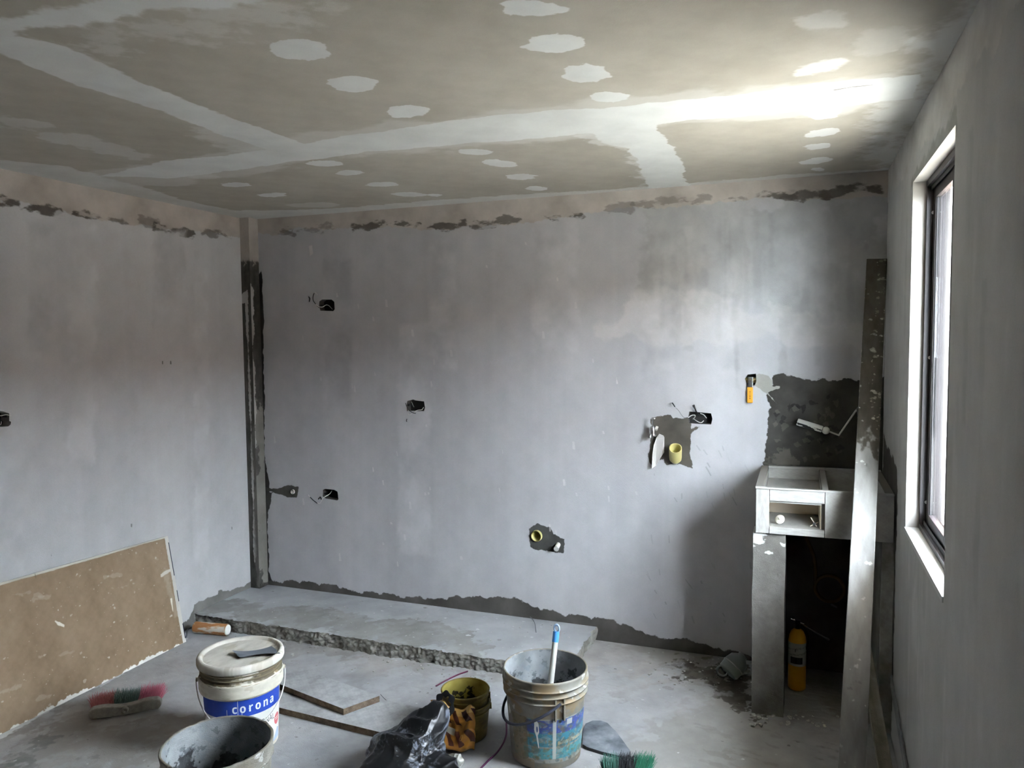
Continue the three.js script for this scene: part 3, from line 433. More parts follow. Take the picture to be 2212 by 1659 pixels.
{ // chrome tap
  const o = onBack(1412, 925, 0), g = thing('chrome_tap', 'old chrome tap with a lever on the bare cement patch', 'tap', o.toArray()), k = 1 / 427;
  part(g, 'stem', new THREE.CylinderGeometry(0.011, 0.013, 0.035, 20).rotateX(Math.PI / 2).translate(0, 0, 0.016), chrome);
  part(g, 'body', lathe([[0, -0.03], [0.017, -0.03], [0.018, -0.024], [0.015, -0.012], [0.016, 0.004], [0.012, 0.016], [0.009, 0.022], [0, 0.022]], 24).translate(0.002, -0.006, 0.038), chrome);
  part(g, 'spout', tube([[0.002, -0.02, 0.04], [-0.006, -0.03, 0.055], [-0.008, -0.042, 0.06]], 0.008, 16, 12), chrome);
  part(g, 'handle', [tube([[0.002, 0.014, 0.04], [0.004, 0.034, 0.044], [0.008, 0.05, 0.05]], 0.004, 16, 10), new THREE.SphereGeometry(0.0085, 14, 10).scale(1.4, 0.8, 1).translate(0.008, 0.055, 0.05)], chrome);
  part(g, 'cap', new THREE.CylinderGeometry(0.012, 0.012, 0.012, 20).rotateZ(1.2).translate(0.022, 0.004, 0.04), mat(196, 192, 182, 0.5), 'pale plastic cap');
}
{ // strip of rag hanging from the tap
  const pts = [[1424, 938], [1432, 942], [1434, 945], [1433, 978], [1429, 984], [1416, 1006], [1408, 1012], [1409, 985], [1412, 962], [1418, 946]].map(([x, y]) => onBack(x, y, 0.03));
  const s = new THREE.Shape(pts.map(p => new THREE.Vector2(p.x, p.y))), g = new THREE.ExtrudeGeometry(s, { depth: 0.004, bevelEnabled: true, bevelSize: 0.0015, bevelThickness: 0.0015, bevelSegments: 2, curveSegments: 8 });
  const P = g.attributes.position; for (let i = 0; i < P.count; i++) { const x = P.getX(i), y = P.getY(i); P.setZ(i, P.getZ(i) + 0.02 + 0.006 * Math.sin((x - pts[0].x) * 220 + y * 30) + 0.1 * Math.max(0, pts[0].y - y) * -0.12); } g.computeVertexNormals();
  solid('rag_strip', g, mat(196, 193, 188, 0.9), 'strip of white rag hanging under the chrome tap', 'rag');
}
{ // ball valve
  const o = onBack(1621, 822, 0), g = thing('ball_valve', 'gas ball valve with a yellow lever in a ragged hole in the wall', 'valve', [o.x, o.y, 0]);
  part(g, 'niche', [box(-0.05, 0.05, -0.05, 0.05, -0.075, -0.07), box(-0.05, -0.045, -0.05, 0.05, -0.07, -0.004), box(0.045, 0.05, -0.05, 0.05, -0.07, -0.004), box(-0.05, 0.05, 0.045, 0.05, -0.07, -0.004), box(-0.05, 0.05, -0.05, -0.045, -0.07, -0.004)], mat(48, 46, 42, 0.95));
  part(g, 'body', [new THREE.CylinderGeometry(0.014, 0.014, 0.05, 20).rotateZ(Math.PI / 2).translate(0, 0, -0.03), new THREE.CylinderGeometry(0.008, 0.01, 0.05, 16).rotateX(Math.PI / 2).translate(0, 0, -0.005)], mat(190, 176, 130, 0.35, { metalness: 0.8 }), 'brass valve body');
  part(g, 'nut', new THREE.CylinderGeometry(0.008, 0.008, 0.008, 6).rotateX(Math.PI / 2).translate(0, -0.002, 0.026), chrome);
  part(g, 'lever', [box(-0.009, 0.013, -0.034, 0.018, 0.016, 0.02, 0.0015)], chrome);
  const tx = canvasTexture(96, 256, (c, w, h) => { c.fillStyle = '#d99a1e'; c.fillRect(0, 0, w, h); c.fillStyle = '#5a2410'; c.font = 'bold 46px sans-serif'; c.textAlign = 'center'; ['V', 'I', 'D', 'A'].forEach((t, i) => c.fillText(t, w / 2, 84 + i * 42)); });
  const grip = part(g, 'grip', box(-0.0135, 0.0135, -0.108, -0.03, 0.012, 0.022, 0.005), mat(214, 152, 34, 0.5), 'yellow plastic lever sleeve');
  part(grip, 'lettering', new THREE.PlaneGeometry(0.02, 0.064).translate(0, -0.069, 0.0224), new THREE.MeshStandardMaterial({ map: tx, roughness: 0.5 }));
}

// ================================================================= SINK CORNER
const tileWhite = new THREE.MeshStandardMaterial({ map: new Paint(1, 1, 512).each((x, y, c, k) => { const m = noise(x, y) * 5 + noise(x * 7, y * 7) * 2; c[k] = 154 + m; c[k + 1] = 152 + m; c[k + 2] = 146 + m; }).specks(60, 0, 1, 0, 1, 0.012, [176, 170, 158], 0.4).texture(), roughness: 0.4 });
const tileBeige = mat(204, 190, 168, 0.55), groutMat = mat(150, 146, 138, 0.9), rimDark = mat(120, 117, 110, 0.85);
{
  const X0 = 3.02, X1 = 3.541, Z1 = 0.56, Y0 = 0.787, Y1 = 0.982, s = thing('laundry_sink', 'white tiled laundry sink with two basins and an open front niche', 'sink', [X0, Y0, 0]);
  const b = (x0, x1, y0, y1, z0, z1, r = 0.002) => box(x0 - X0, x1 - X0, y0 - Y0, y1 - Y0, z0, z1, r), g = 0.0016;
  const xa = X0 + 0.054, xb = X0 + 0.268;   // stile, opening, panel
  part(s, 'side_wall', b(X0, X0 + 0.03, Y0, Y1 - 0.008, 0.004, Z1 - 0.013), tileWhite); part(s, 'side_wall', b(X1 - 0.03, X1, Y0, Y1 - 0.008, 0.004, Z1 - 0.013), tileWhite);
  part(s, 'back_wall', b(X0 + 0.03, X1 - 0.03, Y0, Y1 - 0.008, 0.004, 0.03), tileWhite);
  part(s, 'divider', b(xb - 0.012, xb + 0.014, Y0 + 0.01, Y1 - 0.012, 0.03, Z1 - 0.03), tileWhite);
  part(s, 'front_stile', b(X0, xa - g, Y0, Y1 - 0.008, Z1 - 0.012, Z1), tileWhite);
  part(s, 'front_rail', b(xa, xb - g, Y1 - 0.056, Y1 - 0.008, Z1 - 0.012, Z1), tileWhite);
  part(s, 'front_sill', b(xa, xb - g, Y0, Y0 + 0.03, Z1 - 0.012, Z1), tileWhite);
  part(s, 'front_panel', b(xb, X1, Y0, Y1 - 0.008, Z1 - 0.012, Z1), tileWhite);
  part(s, 'front_backing', [b(X0 + 0.03, xa - 0.002, Y0 + 0.005, Y1 - 0.012, Z1 - 0.03, Z1 - 0.012), b(xb + 0.002, X1 - 0.03, Y0 + 0.005, Y1 - 0.012, Z1 - 0.03, Z1 - 0.012), b(xa - 0.002, xb + 0.002, Y1 - 0.054, Y1 - 0.012, Z1 - 0.03, Z1 - 0.012)], groutMat);
  part(s, 'basin_floor', b(X0 + 0.03, xb - 0.012, Y1 - 0.066, Y1 - 0.054, 0.03, Z1 - 0.012), tileWhite); part(s, 'basin_floor', b(xb + 0.014, X1 - 0.03, Y0, Y0 + 0.016, 0.03, Z1 - 0.03), tileWhite);
  part(s, 'niche_floor', b(X0 + 0.03, xb - 0.012, Y0 + 0.002, Y0 + 0.028, 0.03, Z1 - 0.013), tileWhite);
  part(s, 'niche_back', b(X0 + 0.03, xb - 0.012, Y0 + 0.028, Y1 - 0.066, 0.26, 0.275), tileBeige); part(s, 'niche_side', b(X0 + 0.03, X0 + 0.036, Y0 + 0.028, Y1 - 0.066, 0.275, Z1 - 0.03), tileBeige); part(s, 'niche_side', b(xb - 0.018, xb - 0.0125, Y0 + 0.028, Y1 - 0.066, 0.275, Z1 - 0.03), tileBeige);
  part(s, 'rim', [b(X0 - 0.003, X0 + 0.03, Y1 - 0.008, Y1, 0.002, Z1 - 0.014)], rimDark); part(s, 'rim', [b(X0 - 0.003, X1, Y1 - 0.008, Y1, Z1 - 0.014, Z1 + 0.004)], tileWhite); part(s, 'rim', [b(X0 + 0.03, X1, Y1 - 0.008, Y1 + 0.004, 0.002, 0.03)], tileWhite); part(s, 'rim', b(X1 - 0.03, X1, Y1 - 0.008, Y1, 0.03, Z1 - 0.014), rimDark); part(s, 'rim', b(xb - 0.012, xb + 0.014, Y1 - 0.012, Y1 - 0.002, 0.03, Z1 - 0.014), rimDark);
  // two fittings left in the niche
  const p1 = hit(1690, 1126, 'y', Y0 + 0.03), pm = mat(190, 184, 168, 0.6);
  const m1 = thing('sink_stopper', 'cream mushroom-shaped plastic stopper lying in the sink niche', 'stopper', [X0 + 0.095, Y0 + 0.0285, 0.5]);
  const tilt = new THREE.Matrix4().makeRotationX(0.9).premultiply(new THREE.Matrix4().makeRotationZ(0.45)).premultiply(new THREE.Matrix4().makeTranslation(0, 0.021, 0));
  part(m1, 'cap', lathe([[0, 0.006], [0.012, 0.005], [0.0195, 0.0], [0.02, -0.003], [0.012, -0.004], [0, -0.004]], 28).applyMatrix4(tilt.clone().multiply(new THREE.Matrix4().makeRotationX(Math.PI))), pm); part(m1, 'stem', new THREE.CylinderGeometry(0.0028, 0.0034, 0.03, 12).translate(0, 0.015, 0).applyMatrix4(tilt), pm);
  const m2 = thing('tap_cross_handle', 'pale cross-shaped tap handle lying in the sink niche', 'tap handle', [X0 + 0.232, Y0 + 0.0285, 0.5]);
  part(m2, 'arm', [rod(new THREE.Vector3(-0.018, 0.003, 0.004), new THREE.Vector3(0.014, 0.022, -0.004), 0.0026, 10)], pm); part(m2, 'arm', [rod(new THREE.Vector3(0.006, 0.004, 0.006), new THREE.Vector3(-0.016, 0.036, -0.01), 0.0022, 10)], pm); part(m2, 'hub', new THREE.CylinderGeometry(0.006, 0.006, 0.012, 14).rotateX(1.2).translate(-0.003, 0.012, 0.002), mat(60, 58, 54, 0.6));
}
{ // masonry legs
  const pg = (x0, x1, y1, z0, z1) => { const g = new THREE.BoxGeometry(x1 - x0, y1, z1 - z0, 8, 40, 14).translate(0, y1 / 2, 0), p = g.attributes.position, uv = g.attributes.uv; for (let i = 0; i < p.count; i++) { const x = p.getX(i), y = p.getY(i), z = p.getZ(i); p.setX(i, x + 0.003 * n3(y * 6, z * 8, 2)); p.setZ(i, z + 0.003 * n3(x * 8, y * 5, 6)); uv.setXY(i, x + z, y); } g.computeVertexNormals(); return g; };
  const P = new Paint(0.6, 0.8, 600).each((x, y, c, k) => { const m = noise(x, y) * 5 + noise(x * 5, y * 5) * 4; c[k] = 112 + m; c[k + 1] = 109 + m; c[k + 2] = 103 + m; });
  for (let i = 0; i < 26; i++) P.blob(rnd() * 0.6, 0.7 + rnd() * 0.085, 0.004 + rnd() * 0.02, 0.003 + rnd() * 0.006, [204, 203, 198], { f: 0.001, r: 0.004, rs: 20, a: 0.9 });
  P.poly([[0.1, 0.745], [0.25, 0.74], [0.25, 0.81], [0.1, 0.81]], [204, 203, 198], { f: 0.002, r: 0.008, rs: 12 });
  const tx = P.texture(); tx.wrapS = tx.wrapT = THREE.RepeatWrapping; tx.repeat.set(1 / 0.6, 1 / 0.8);
  const pm = new THREE.MeshStandardMaterial({ map: tx, roughness: 0.94, bumpMap: rep(bumpStone, 2, 2), bumpScale: 0.004 });
  solid('masonry_pillar', pg(3.008, 3.137, 0.786, 0.01, 0.545), pm, 'rendered masonry pillar carrying the open-niche end of the sink', 'pillar', [3.0725, 0, 0.2775]);
  solid('masonry_pillar', pg(3.5, 3.546, 0.786, 0.01, 0.54), cemMat, 'shadowed masonry pillar carrying the sink against the window wall', 'pillar', [3.523, 0, 0.275]);
}
{ // hose coil hanging under the sink
  const c = onBack(1792, 1262, 0.06);
  const g = thing('gas_hose', 'dark yellow hose looped in the shadow under the sink', 'hose', c.toArray()), hm = mat(96, 74, 18, 0.6);
  part(g, 'loop', new THREE.TorusGeometry(0.062, 0.009, 12, 48).translate(0, -0.02, 0), hm); part(g, 'riser', tube([[-0.06, -0.01, 0], [-0.07, 0.12, -0.01], [-0.12, 0.24, -0.02], [-0.15, 0.33, -0.03]], 0.009, 30, 10), hm); part(g, 'fitting', new THREE.CylinderGeometry(0.012, 0.012, 0.03, 8).rotateZ(1.2).translate(0.02, -0.1, 0.0), chrome);
}
{ // fire extinguisher
  const p = onFloor(1721, 1492), r = 0.0385; p.z -= 0.03;
  const e = thing('fire_extinguisher', 'small yellow fire extinguisher standing under the sink', 'fire extinguisher', [p.x, 0, p.z]), ym = mat(218, 164, 20, 0.38), bm = mat(24, 23, 22, 0.5);
  part(e, 'cylinder', lathe([[0, 0.003], [r - 0.004, 0.0], [r, 0.006], [r, 0.022], [r - 0.001, 0.024], [r, 0.026], [r, 0.222], [r * 0.93, 0.245], [r * 0.7, 0.266], [r * 0.42, 0.276], [0.012, 0.28], [0, 0.28]], 48), ym);
  const tx = canvasTexture(512, 256, (c, w, h) => { c.fillStyle = '#b9b9b4'; c.fillRect(0, 0, w, h); c.fillStyle = '#6d6d68'; for (let i = 0; i < 60; i++) c.fillRect((i * 97) % w, 14 + ((i * 53) % 130), 14 + (i * 31) % 44, 3); c.fillStyle = '#141414'; c.fillRect(150, 156, 190, 74); c.fillStyle = '#77776f'; for (let i = 0; i < 8; i++) c.fillRect(166 + (i % 2) * 84, 168 + (i >> 1) * 15, 62, 3); c.fillStyle = '#222'; c.fillRect(222, 62, 10, 34); });
  const lg = new THREE.CylinderGeometry(r + 0.0006, r + 0.0006, 0.105, 48, 1, true, -1.9, 3.8).translate(0, 0.168, 0); part(e, 'label', lg, new THREE.MeshStandardMaterial({ map: tx, roughness: 0.6, side: THREE.DoubleSide }), 'grey label with a black panel');
  part(e, 'valve', [new THREE.CylinderGeometry(0.011, 0.013, 0.03, 16).translate(0, 0.292, 0), box(-0.012, 0.012, 0.3, 0.318, -0.01, 0.01, 0.003)], bm);
  part(e, 'lever', [box(-0.03, 0.03, 0.318, 0.323, -0.006, 0.006, 0.002).rotateZ(-0.3).translate(-0.1, 0.006, 0)].map(g => g.translate(0.005, 0, 0)), chrome);
  part(e, 'carry_handle', tube([[-0.005, 0.305, 0.0], [0.02, 0.298, 0.002], [0.04, 0.29, 0.004]], 0.004, 16, 8), mat(150, 130, 96, 0.4, { metalness: 0.7 }));
  part(e, 'hose', tube([[0.012, 0.3, 0.006], [0.034, 0.285, 0.014], [0.044, 0.24, 0.014], [0.041, 0.19, 0.012]], 0.0045, 24, 8), bm);
  part(e, 'nozzle', [rod(new THREE.Vector3(0.036, 0.29, 0.004), new THREE.Vector3(0.118, 0.253, 0.01), 0.0035, 12), rod(new THREE.Vector3(0.118, 0.253, 0.01), new THREE.Vector3(0.134, 0.246, 0.011), 0.005, 12)], mat(120, 120, 118, 0.35, { metalness: 0.7 }));
}
// ---- long straightedge, laths
function beam(name, label, cat, top, bottom, across, width, thick, m, seg = 1) {   // a board from bottom to top, its width along across
  const d = top.clone().sub(bottom), L = d.length(), y = d.clone().normalize(), x = across.clone().addScaledVector(y, -across.dot(y)).normalize(), z = x.clone().cross(y);
  const g = new RoundedBoxGeometry(width, L, thick, 2, Math.min(thick, width) * 0.12), p = g.attributes.position, uv = g.attributes.uv, nn = g.attributes.normal;
  for (let i = 0; i < p.count; i++) uv.setXY(i, (Math.abs(nn.getX(i)) > 0.7 ? p.getZ(i) : p.getX(i)) + 0.1, p.getY(i));
  const o = solid(name, g, m, label, cat); o.matrixAutoUpdate = true; o.position.copy(bottom).addScaledVector(d, 0.5); o.quaternion.setFromRotationMatrix(new THREE.Matrix4().makeBasis(x, y, z)); return o;
}
{
  const P = new Paint(0.5, 2.4, 500).each((x, y, c, k) => { const m = noise(x * 1.2, y * 0.7) * 8 + noise(x * 9, y * 3) * 5, up = sstep(1.3, 1.36, y + 0.09 * noise(x * 1.2, y * 0.7) + 0.05 * noise(x * 5, y * 3)); c[k] = 150 + m - 66 * up; c[k + 1] = 149 + m - 69 * up; c[k + 2] = 146 + m - 74 * up; });  // upper half darker: painted shade along with mortar staining
  P.specks(260, 0, 0.5, 0, 2.4, 0.0035, [226, 226, 222]); P.specks(200, 0.1, 0.18, 1.5, 2.4, 0.004, [206, 200, 184]); P.specks(40, 0, 0.5, 0, 0.7, 0.012, [120, 120, 118], 0.5);
  const tx = P.texture(); tx.repeat.set(2, 1 / 2.4); tx.wrapS = tx.wrapT = THREE.RepeatWrapping; tx.offset.set(0, 0.5);
  const sm = new THREE.MeshStandardMaterial({ map: tx, roughness: 0.38, metalness: 0.55, bumpMap: rep(bumpFine, 2, 0.6), bumpScale: 0.0006 });
  const T = onBack(1894, 562, 0.034), B1 = hit(1840, 1659, 'z', 1.2), d = B1.clone().sub(T), B = T.clone().addScaledVector(d, (0.012 - T.y) / d.y);
  beam('straightedge_board', 'tall dusty aluminium straightedge leaning in the corner in front of the sink', 'straightedge', T, B, new THREE.Vector3(1, 0, 0.03), 0.084, 0.024, sm);
  const woodT = new Paint(0.5, 1, 512).each((x, y, c, k) => { const m = noise(x * 6, y * 0.5) * 10 + noise(x * 3, y * 3) * 7; c[k] = 142 + m; c[k + 1] = 136 + m; c[k + 2] = 122 + m; }); woodT.specks(60, 0, 0.5, 0, 1, 0.006, [70, 64, 54]); const wt = woodT.texture(); wt.repeat.set(2, 1); wt.wrapS = wt.wrapT = THREE.RepeatWrapping;
  const wood = new THREE.MeshStandardMaterial({ map: wt, roughness: 0.9, bumpMap: bumpStone, bumpScale: 0.003 });
  beam('wooden_lath', 'rough narrow wooden batten slanting low under the sink beside the window wall', 'batten', new THREE.Vector3(3.43, 0.48, 0.03), new THREE.Vector3(3.492, 0.02, 1.24), new THREE.Vector3(1, 0, 0), 0.046, 0.03, wood);
  beam('thin_strip', 'thin pale strip lying along the foot of the window wall', 'strip', new THREE.Vector3(3.541, 0.24, 0.58), new THREE.Vector3(3.541, 0.005, 1.6), new THREE.Vector3(0, 1, 0), 0.05, 0.006, mat(140, 142, 142, 0.8));
}
{ // paint roller propped on the sink in front of the wet cement
  const A = onBack(1722, 911, 0.04), B = onBack(1784, 930, 0.045), g = thing('paint_roller', 'paint-caked white roller on a bent wire propped against the wet cement above the sink', 'paint roller', A.toArray());
  const q = v => v.clone().sub(A), dir = B.clone().sub(A), L = dir.length(), rot = new THREE.Quaternion().setFromUnitVectors(new THREE.Vector3(0, 1, 0), dir.clone().normalize());
  const P = new Paint(1, 1, 256).each((x, y, c, k) => { const v = noise(x * 0.5, y * 0.9) + noise(x * 2, y * 3) * 0.6 > 0.85; c[k] = v ? 30 : 205; c[k + 1] = v ? 29 : 203; c[k + 2] = v ? 26 : 194; }); const tx = P.texture();
  part(g, 'sleeve', lathe([[0, 0], [0.014, 0], [0.0165, 0.004], [0.0165, L - 0.02], [0.016, L - 0.016], [0, L - 0.014]], 28).applyQuaternion(rot), new THREE.MeshStandardMaterial({ map: tx, roughness: 0.9, bumpMap: bumpStone, bumpScale: 0.004 }), 'white sleeve with dark bare spots');
  part(g, 'end_cap', new THREE.DodecahedronGeometry(0.018, 1).translate(...q(B).toArray()), mat(206, 203, 192, 0.7));
  const p1 = onBack(1812, 940, 0.045), p2 = onBack(1848, 888, 0.05), p3 = onBack(1858, 878, 0.055);
  part(g, 'wire_frame', [rod(q(B), q(p1), 0.0042, 10), rod(q(p1), q(p2), 0.0042, 10), rod(q(p2), q(p3), 0.0042, 10), new THREE.SphereGeometry(0.0042, 10, 8).translate(...q(p1).toArray()), new THREE.SphereGeometry(0.0042, 10, 8).translate(...q(p2).toArray())], mat(190, 187, 178, 0.6));
  const h1 = onBack(1856, 884, 0.055), h2 = new THREE.Vector3(3.492, 0.994, 0.05); part(g, 'handle', [rod(q(h1), q(h2), 0.012, 16), new THREE.SphereGeometry(0.012, 14, 10).translate(...q(h1).toArray())], mat(96, 98, 92, 0.6), 'grey plastic grip');
}
{ // clear jug lying in the dark corner
  const p = onFloor(1592, 1462), g = thing('plastic_jug', 'clear plastic jug lying on its side in the shadow beside the sink pillar', 'jug', [p.x - 0.01, 0, p.z]), cm = new THREE.MeshPhysicalMaterial({ color: C(190, 198, 192), roughness: 0.3, transmission: 0.75, thickness: 0, ior: 1.4 });
  const R = new THREE.Matrix4().makeRotationZ(-0.9).premultiply(new THREE.Matrix4().makeRotationY(0.7)).premultiply(new THREE.Matrix4().makeTranslation(0, 0.058, 0));
  part(g, 'body', lathe([[0, -0.055], [0.042, -0.055], [0.05, -0.045], [0.052, 0.0], [0.045, 0.03], [0.024, 0.05], [0.02, 0.062]], 32).applyMatrix4(R), cm); part(g, 'band', new THREE.TorusGeometry(0.0525, 0.003, 8, 36).rotateX(Math.PI / 2).translate(0, -0.012, 0).applyMatrix4(R), mat(150, 152, 146, 0.5));
  part(g, 'handle', new THREE.TorusGeometry(0.024, 0.006, 10, 28).translate(-0.055, 0.031, 0.03), mat(140, 144, 138, 0.5)); part(g, 'neck_ring', new THREE.TorusGeometry(0.021, 0.003, 8, 24).rotateX(Math.PI / 2).translate(0, 0.058, 0).applyMatrix4(R), mat(150, 152, 146, 0.5));
}

// ================================================================= THINGS ON THE FLOOR
{ // plasterboard sheet leaning on the left wall
  const bl = 2.35, x0 = 0.116, h0 = 0.575, h1 = 0.64, t = 0.0125, zs = 0.755;
  const g = thing('plasterboard_sheet', 'brown plasterboard sheet leaning on its long edge against the wall', 'plasterboard', [x0, 0, zs]);
  const P = new Paint(bl, 0.7, 500).each((x, y, c, k) => { const m = noise(x * 0.4, y * 0.5) * 4 + noise(x * 3, y * 1.2) * 2.5 + noise(x * 9, y * 9) * 2; c[k] = 142 + m; c[k + 1] = 122 + m; c[k + 2] = 98 + m; });
  P.specks(520, 0, bl, 0, 0.62, 0.003, [206, 200, 188], 0.75);
  for (let i = 0; i < 26; i++) { const x = rnd() * 1.6, y = rnd() * 0.55, l = 0.02 + rnd() * 0.1; P.poly([[x, y], [x + l, y + 0.012], [x + l, y + 0.018], [x, y + 0.005]], [186, 176, 160], { f: 0.004, r: 0.008, rs: 8, a: 0.35 }); }
  P.poly([[0.025, 0.15], [0.05, 0.4], [0.065, 0.4], [0.045, 0.15]], [188, 178, 160], { f: 0.008, r: 0.008, a: 0.35 }); P.poly([[0.052, 0.18], [0.045, 0.25], [0.054, 0.25]], [222, 216, 200], { f: 0.001, r: 0.002 }); P.poly([[0.0, 0.395], [0.09, 0.38], [0.088, 0.392], [0.0, 0.405]], [205, 198, 186], { f: 0.002, r: 0.004 }); P.poly([[0.66, 0.33], [0.7, 0.36], [0.69, 0.34], [0.665, 0.32]], [222, 216, 204], { f: 0.001, r: 0.003 });
  P.poly([[-0.1, -0.1], [2.5, -0.1], [2.5, 0.012], [-0.1, 0.01]], [216, 214, 206], { f: 0.002, r: 0.009, rs: 9 }); P.poly([[-0.1, h0 - 0.01], [2.5, h1 - 0.012], [2.5, 0.8], [-0.1, 0.8]], [190, 186, 172], { f: 0.001, r: 0.001 });
  P.poly([[-0.1, -0.1], [0.024, -0.1], [0.021, 0.8], [-0.1, 0.8]], [196, 192, 184], { f: 0.001, r: 0.0015, rs: 12 });
  P.poly([[0.755, 0.57], [0.757, 0.57], [0.757, 0.6], [0.755, 0.6]], [60, 50, 40], { f: 0.001, r: 0.001 });
  const tx = P.texture();
  const lean = Math.asin((x0 - 0.004) / h1);
  const s = new THREE.Shape([[0, 0], [bl, 0], [bl, h1], [0, h0]].map(a => new THREE.Vector2(...a)));
  // local: u along +z, v up the slope, w out of the face
  const m = new THREE.Matrix4().makeBasis(new THREE.Vector3(0, 0, 1), new THREE.Vector3(-Math.sin(lean), Math.cos(lean), 0), new THREE.Vector3(-Math.cos(lean), -Math.sin(lean), 0));
  const eg = new THREE.ExtrudeGeometry(s, { depth: t, bevelEnabled: false }), uv = eg.attributes.uv, ep = eg.attributes.position; for (let i = 0; i < uv.count; i++) uv.setXY(i, ep.getX(i) / bl, ep.getY(i) / 0.7);
  part(g, 'board', eg.applyMatrix4(m).translate(0.012, 0.0035, 0), [new THREE.MeshStandardMaterial({ map: tx, roughness: 0.9 }), mat(214, 212, 206, 0.9)]);
  const edge = [[0.02, 0.1], [0.22, 0.28], [0.36, 0.54]]; for (const [a, b] of edge) part(g, 'edge_print', new THREE.BoxGeometry(0.0045, b - a, 0.0006).applyMatrix4(new THREE.Matrix4().makeTranslation(0.0026, (a + b) / 2, -0.0003)).applyMatrix4(m).translate(0.012, 0.0035, 0), mat(40, 44, 60, 0.8));
}

// ---- buckets
function bucketShell(h, rt, rb, ribs = [], wall = 0.004, n = 96, wob = 0) {
  const R = y => rb + (rt - rb) * (y / h), pts = [[0, 0], [rb - 0.006, 0], [rb, 0.004]];
  const ys = [0.08, 0.16, 0.24, 0.32, 0.4, 0.5].map(k => k * h); for (const y of ys) pts.push([R(y), y]);
  for (const [y, out, hh] of ribs) pts.push([R(y - hh / 2), y - hh / 2], [R(y) + out, y - hh / 2 + 0.001], [R(y) + out, y + hh / 2 - 0.001], [R(y + hh / 2), y + hh / 2]);
  pts.push([R(h) + 0.003, h - 0.008], [R(h) + 0.004, h - 0.003], [R(h) + 0.002, h], [R(h) - wall + 0.001, h], [R(h) - wall, h - 0.003]);
  for (let k = 7; k >= 0; k--) pts.push([R(h * k / 8) - wall, Math.max(0.006, h * k / 8)]);
  pts.push([0, 0.006]);
  const g = lathe(pts, n), p = g.attributes.position, uv = g.attributes.uv;
  for (let i = 0; i < p.count; i++) { const x = p.getX(i), y = p.getY(i), z = p.getZ(i); uv.setY(i, y / h); if (wob) { const k = wob * n3(x * 60, y * 60, z * 60) / Math.max(0.02, Math.hypot(x, z)); p.setX(i, x * (1 + k)); p.setZ(i, z * (1 + k)); if (y > h * 0.98) p.setY(i, y + wob * 1.3 * n3(x * 50, 3, z * 50)); } }
  g.computeVertexNormals(); return g;
}
function grime(base, paints, ppm = 512) { const P = new Paint(1, 0.4, ppm * 2).each((x, y, c, k) => { const m = noise(x * 1, y * 1.2) * 6 + noise(x * 5, y * 5) * 4; for (let q = 0; q < 3; q++) c[k + q] = base[q] + m; }); paints(P); const t = P.texture(); t.wrapS = t.wrapT = THREE.RepeatWrapping; return t; }
const uAt = deg => ((deg % 360) + 360) % 360 / 360;
const arcBail = (cx, y, r, phiA, dropDir, drop, n = 24) => { const pts = [], a = phiA * Math.PI / 180, d = dropDir * Math.PI / 180; for (let i = 0; i <= n; i++) { const t = i / n * Math.PI; pts.push([Math.sin(a) * r * Math.cos(t) + Math.sin(d) * r * Math.sin(t) * 0.98, y - drop * Math.sin(t), Math.cos(a) * r * Math.cos(t) + Math.cos(d) * r * Math.sin(t) * 0.98]); } return pts; };
function sector(r0, r1, y0, y1, phi0, phi1, n = 40) { const g = new THREE.CylinderGeometry(r1, r0, y1 - y0, n, 1, true, phi0 * Math.PI / 180, (phi1 - phi0) * Math.PI / 180); return g.translate(0, (y0 + y1) / 2, 0); }
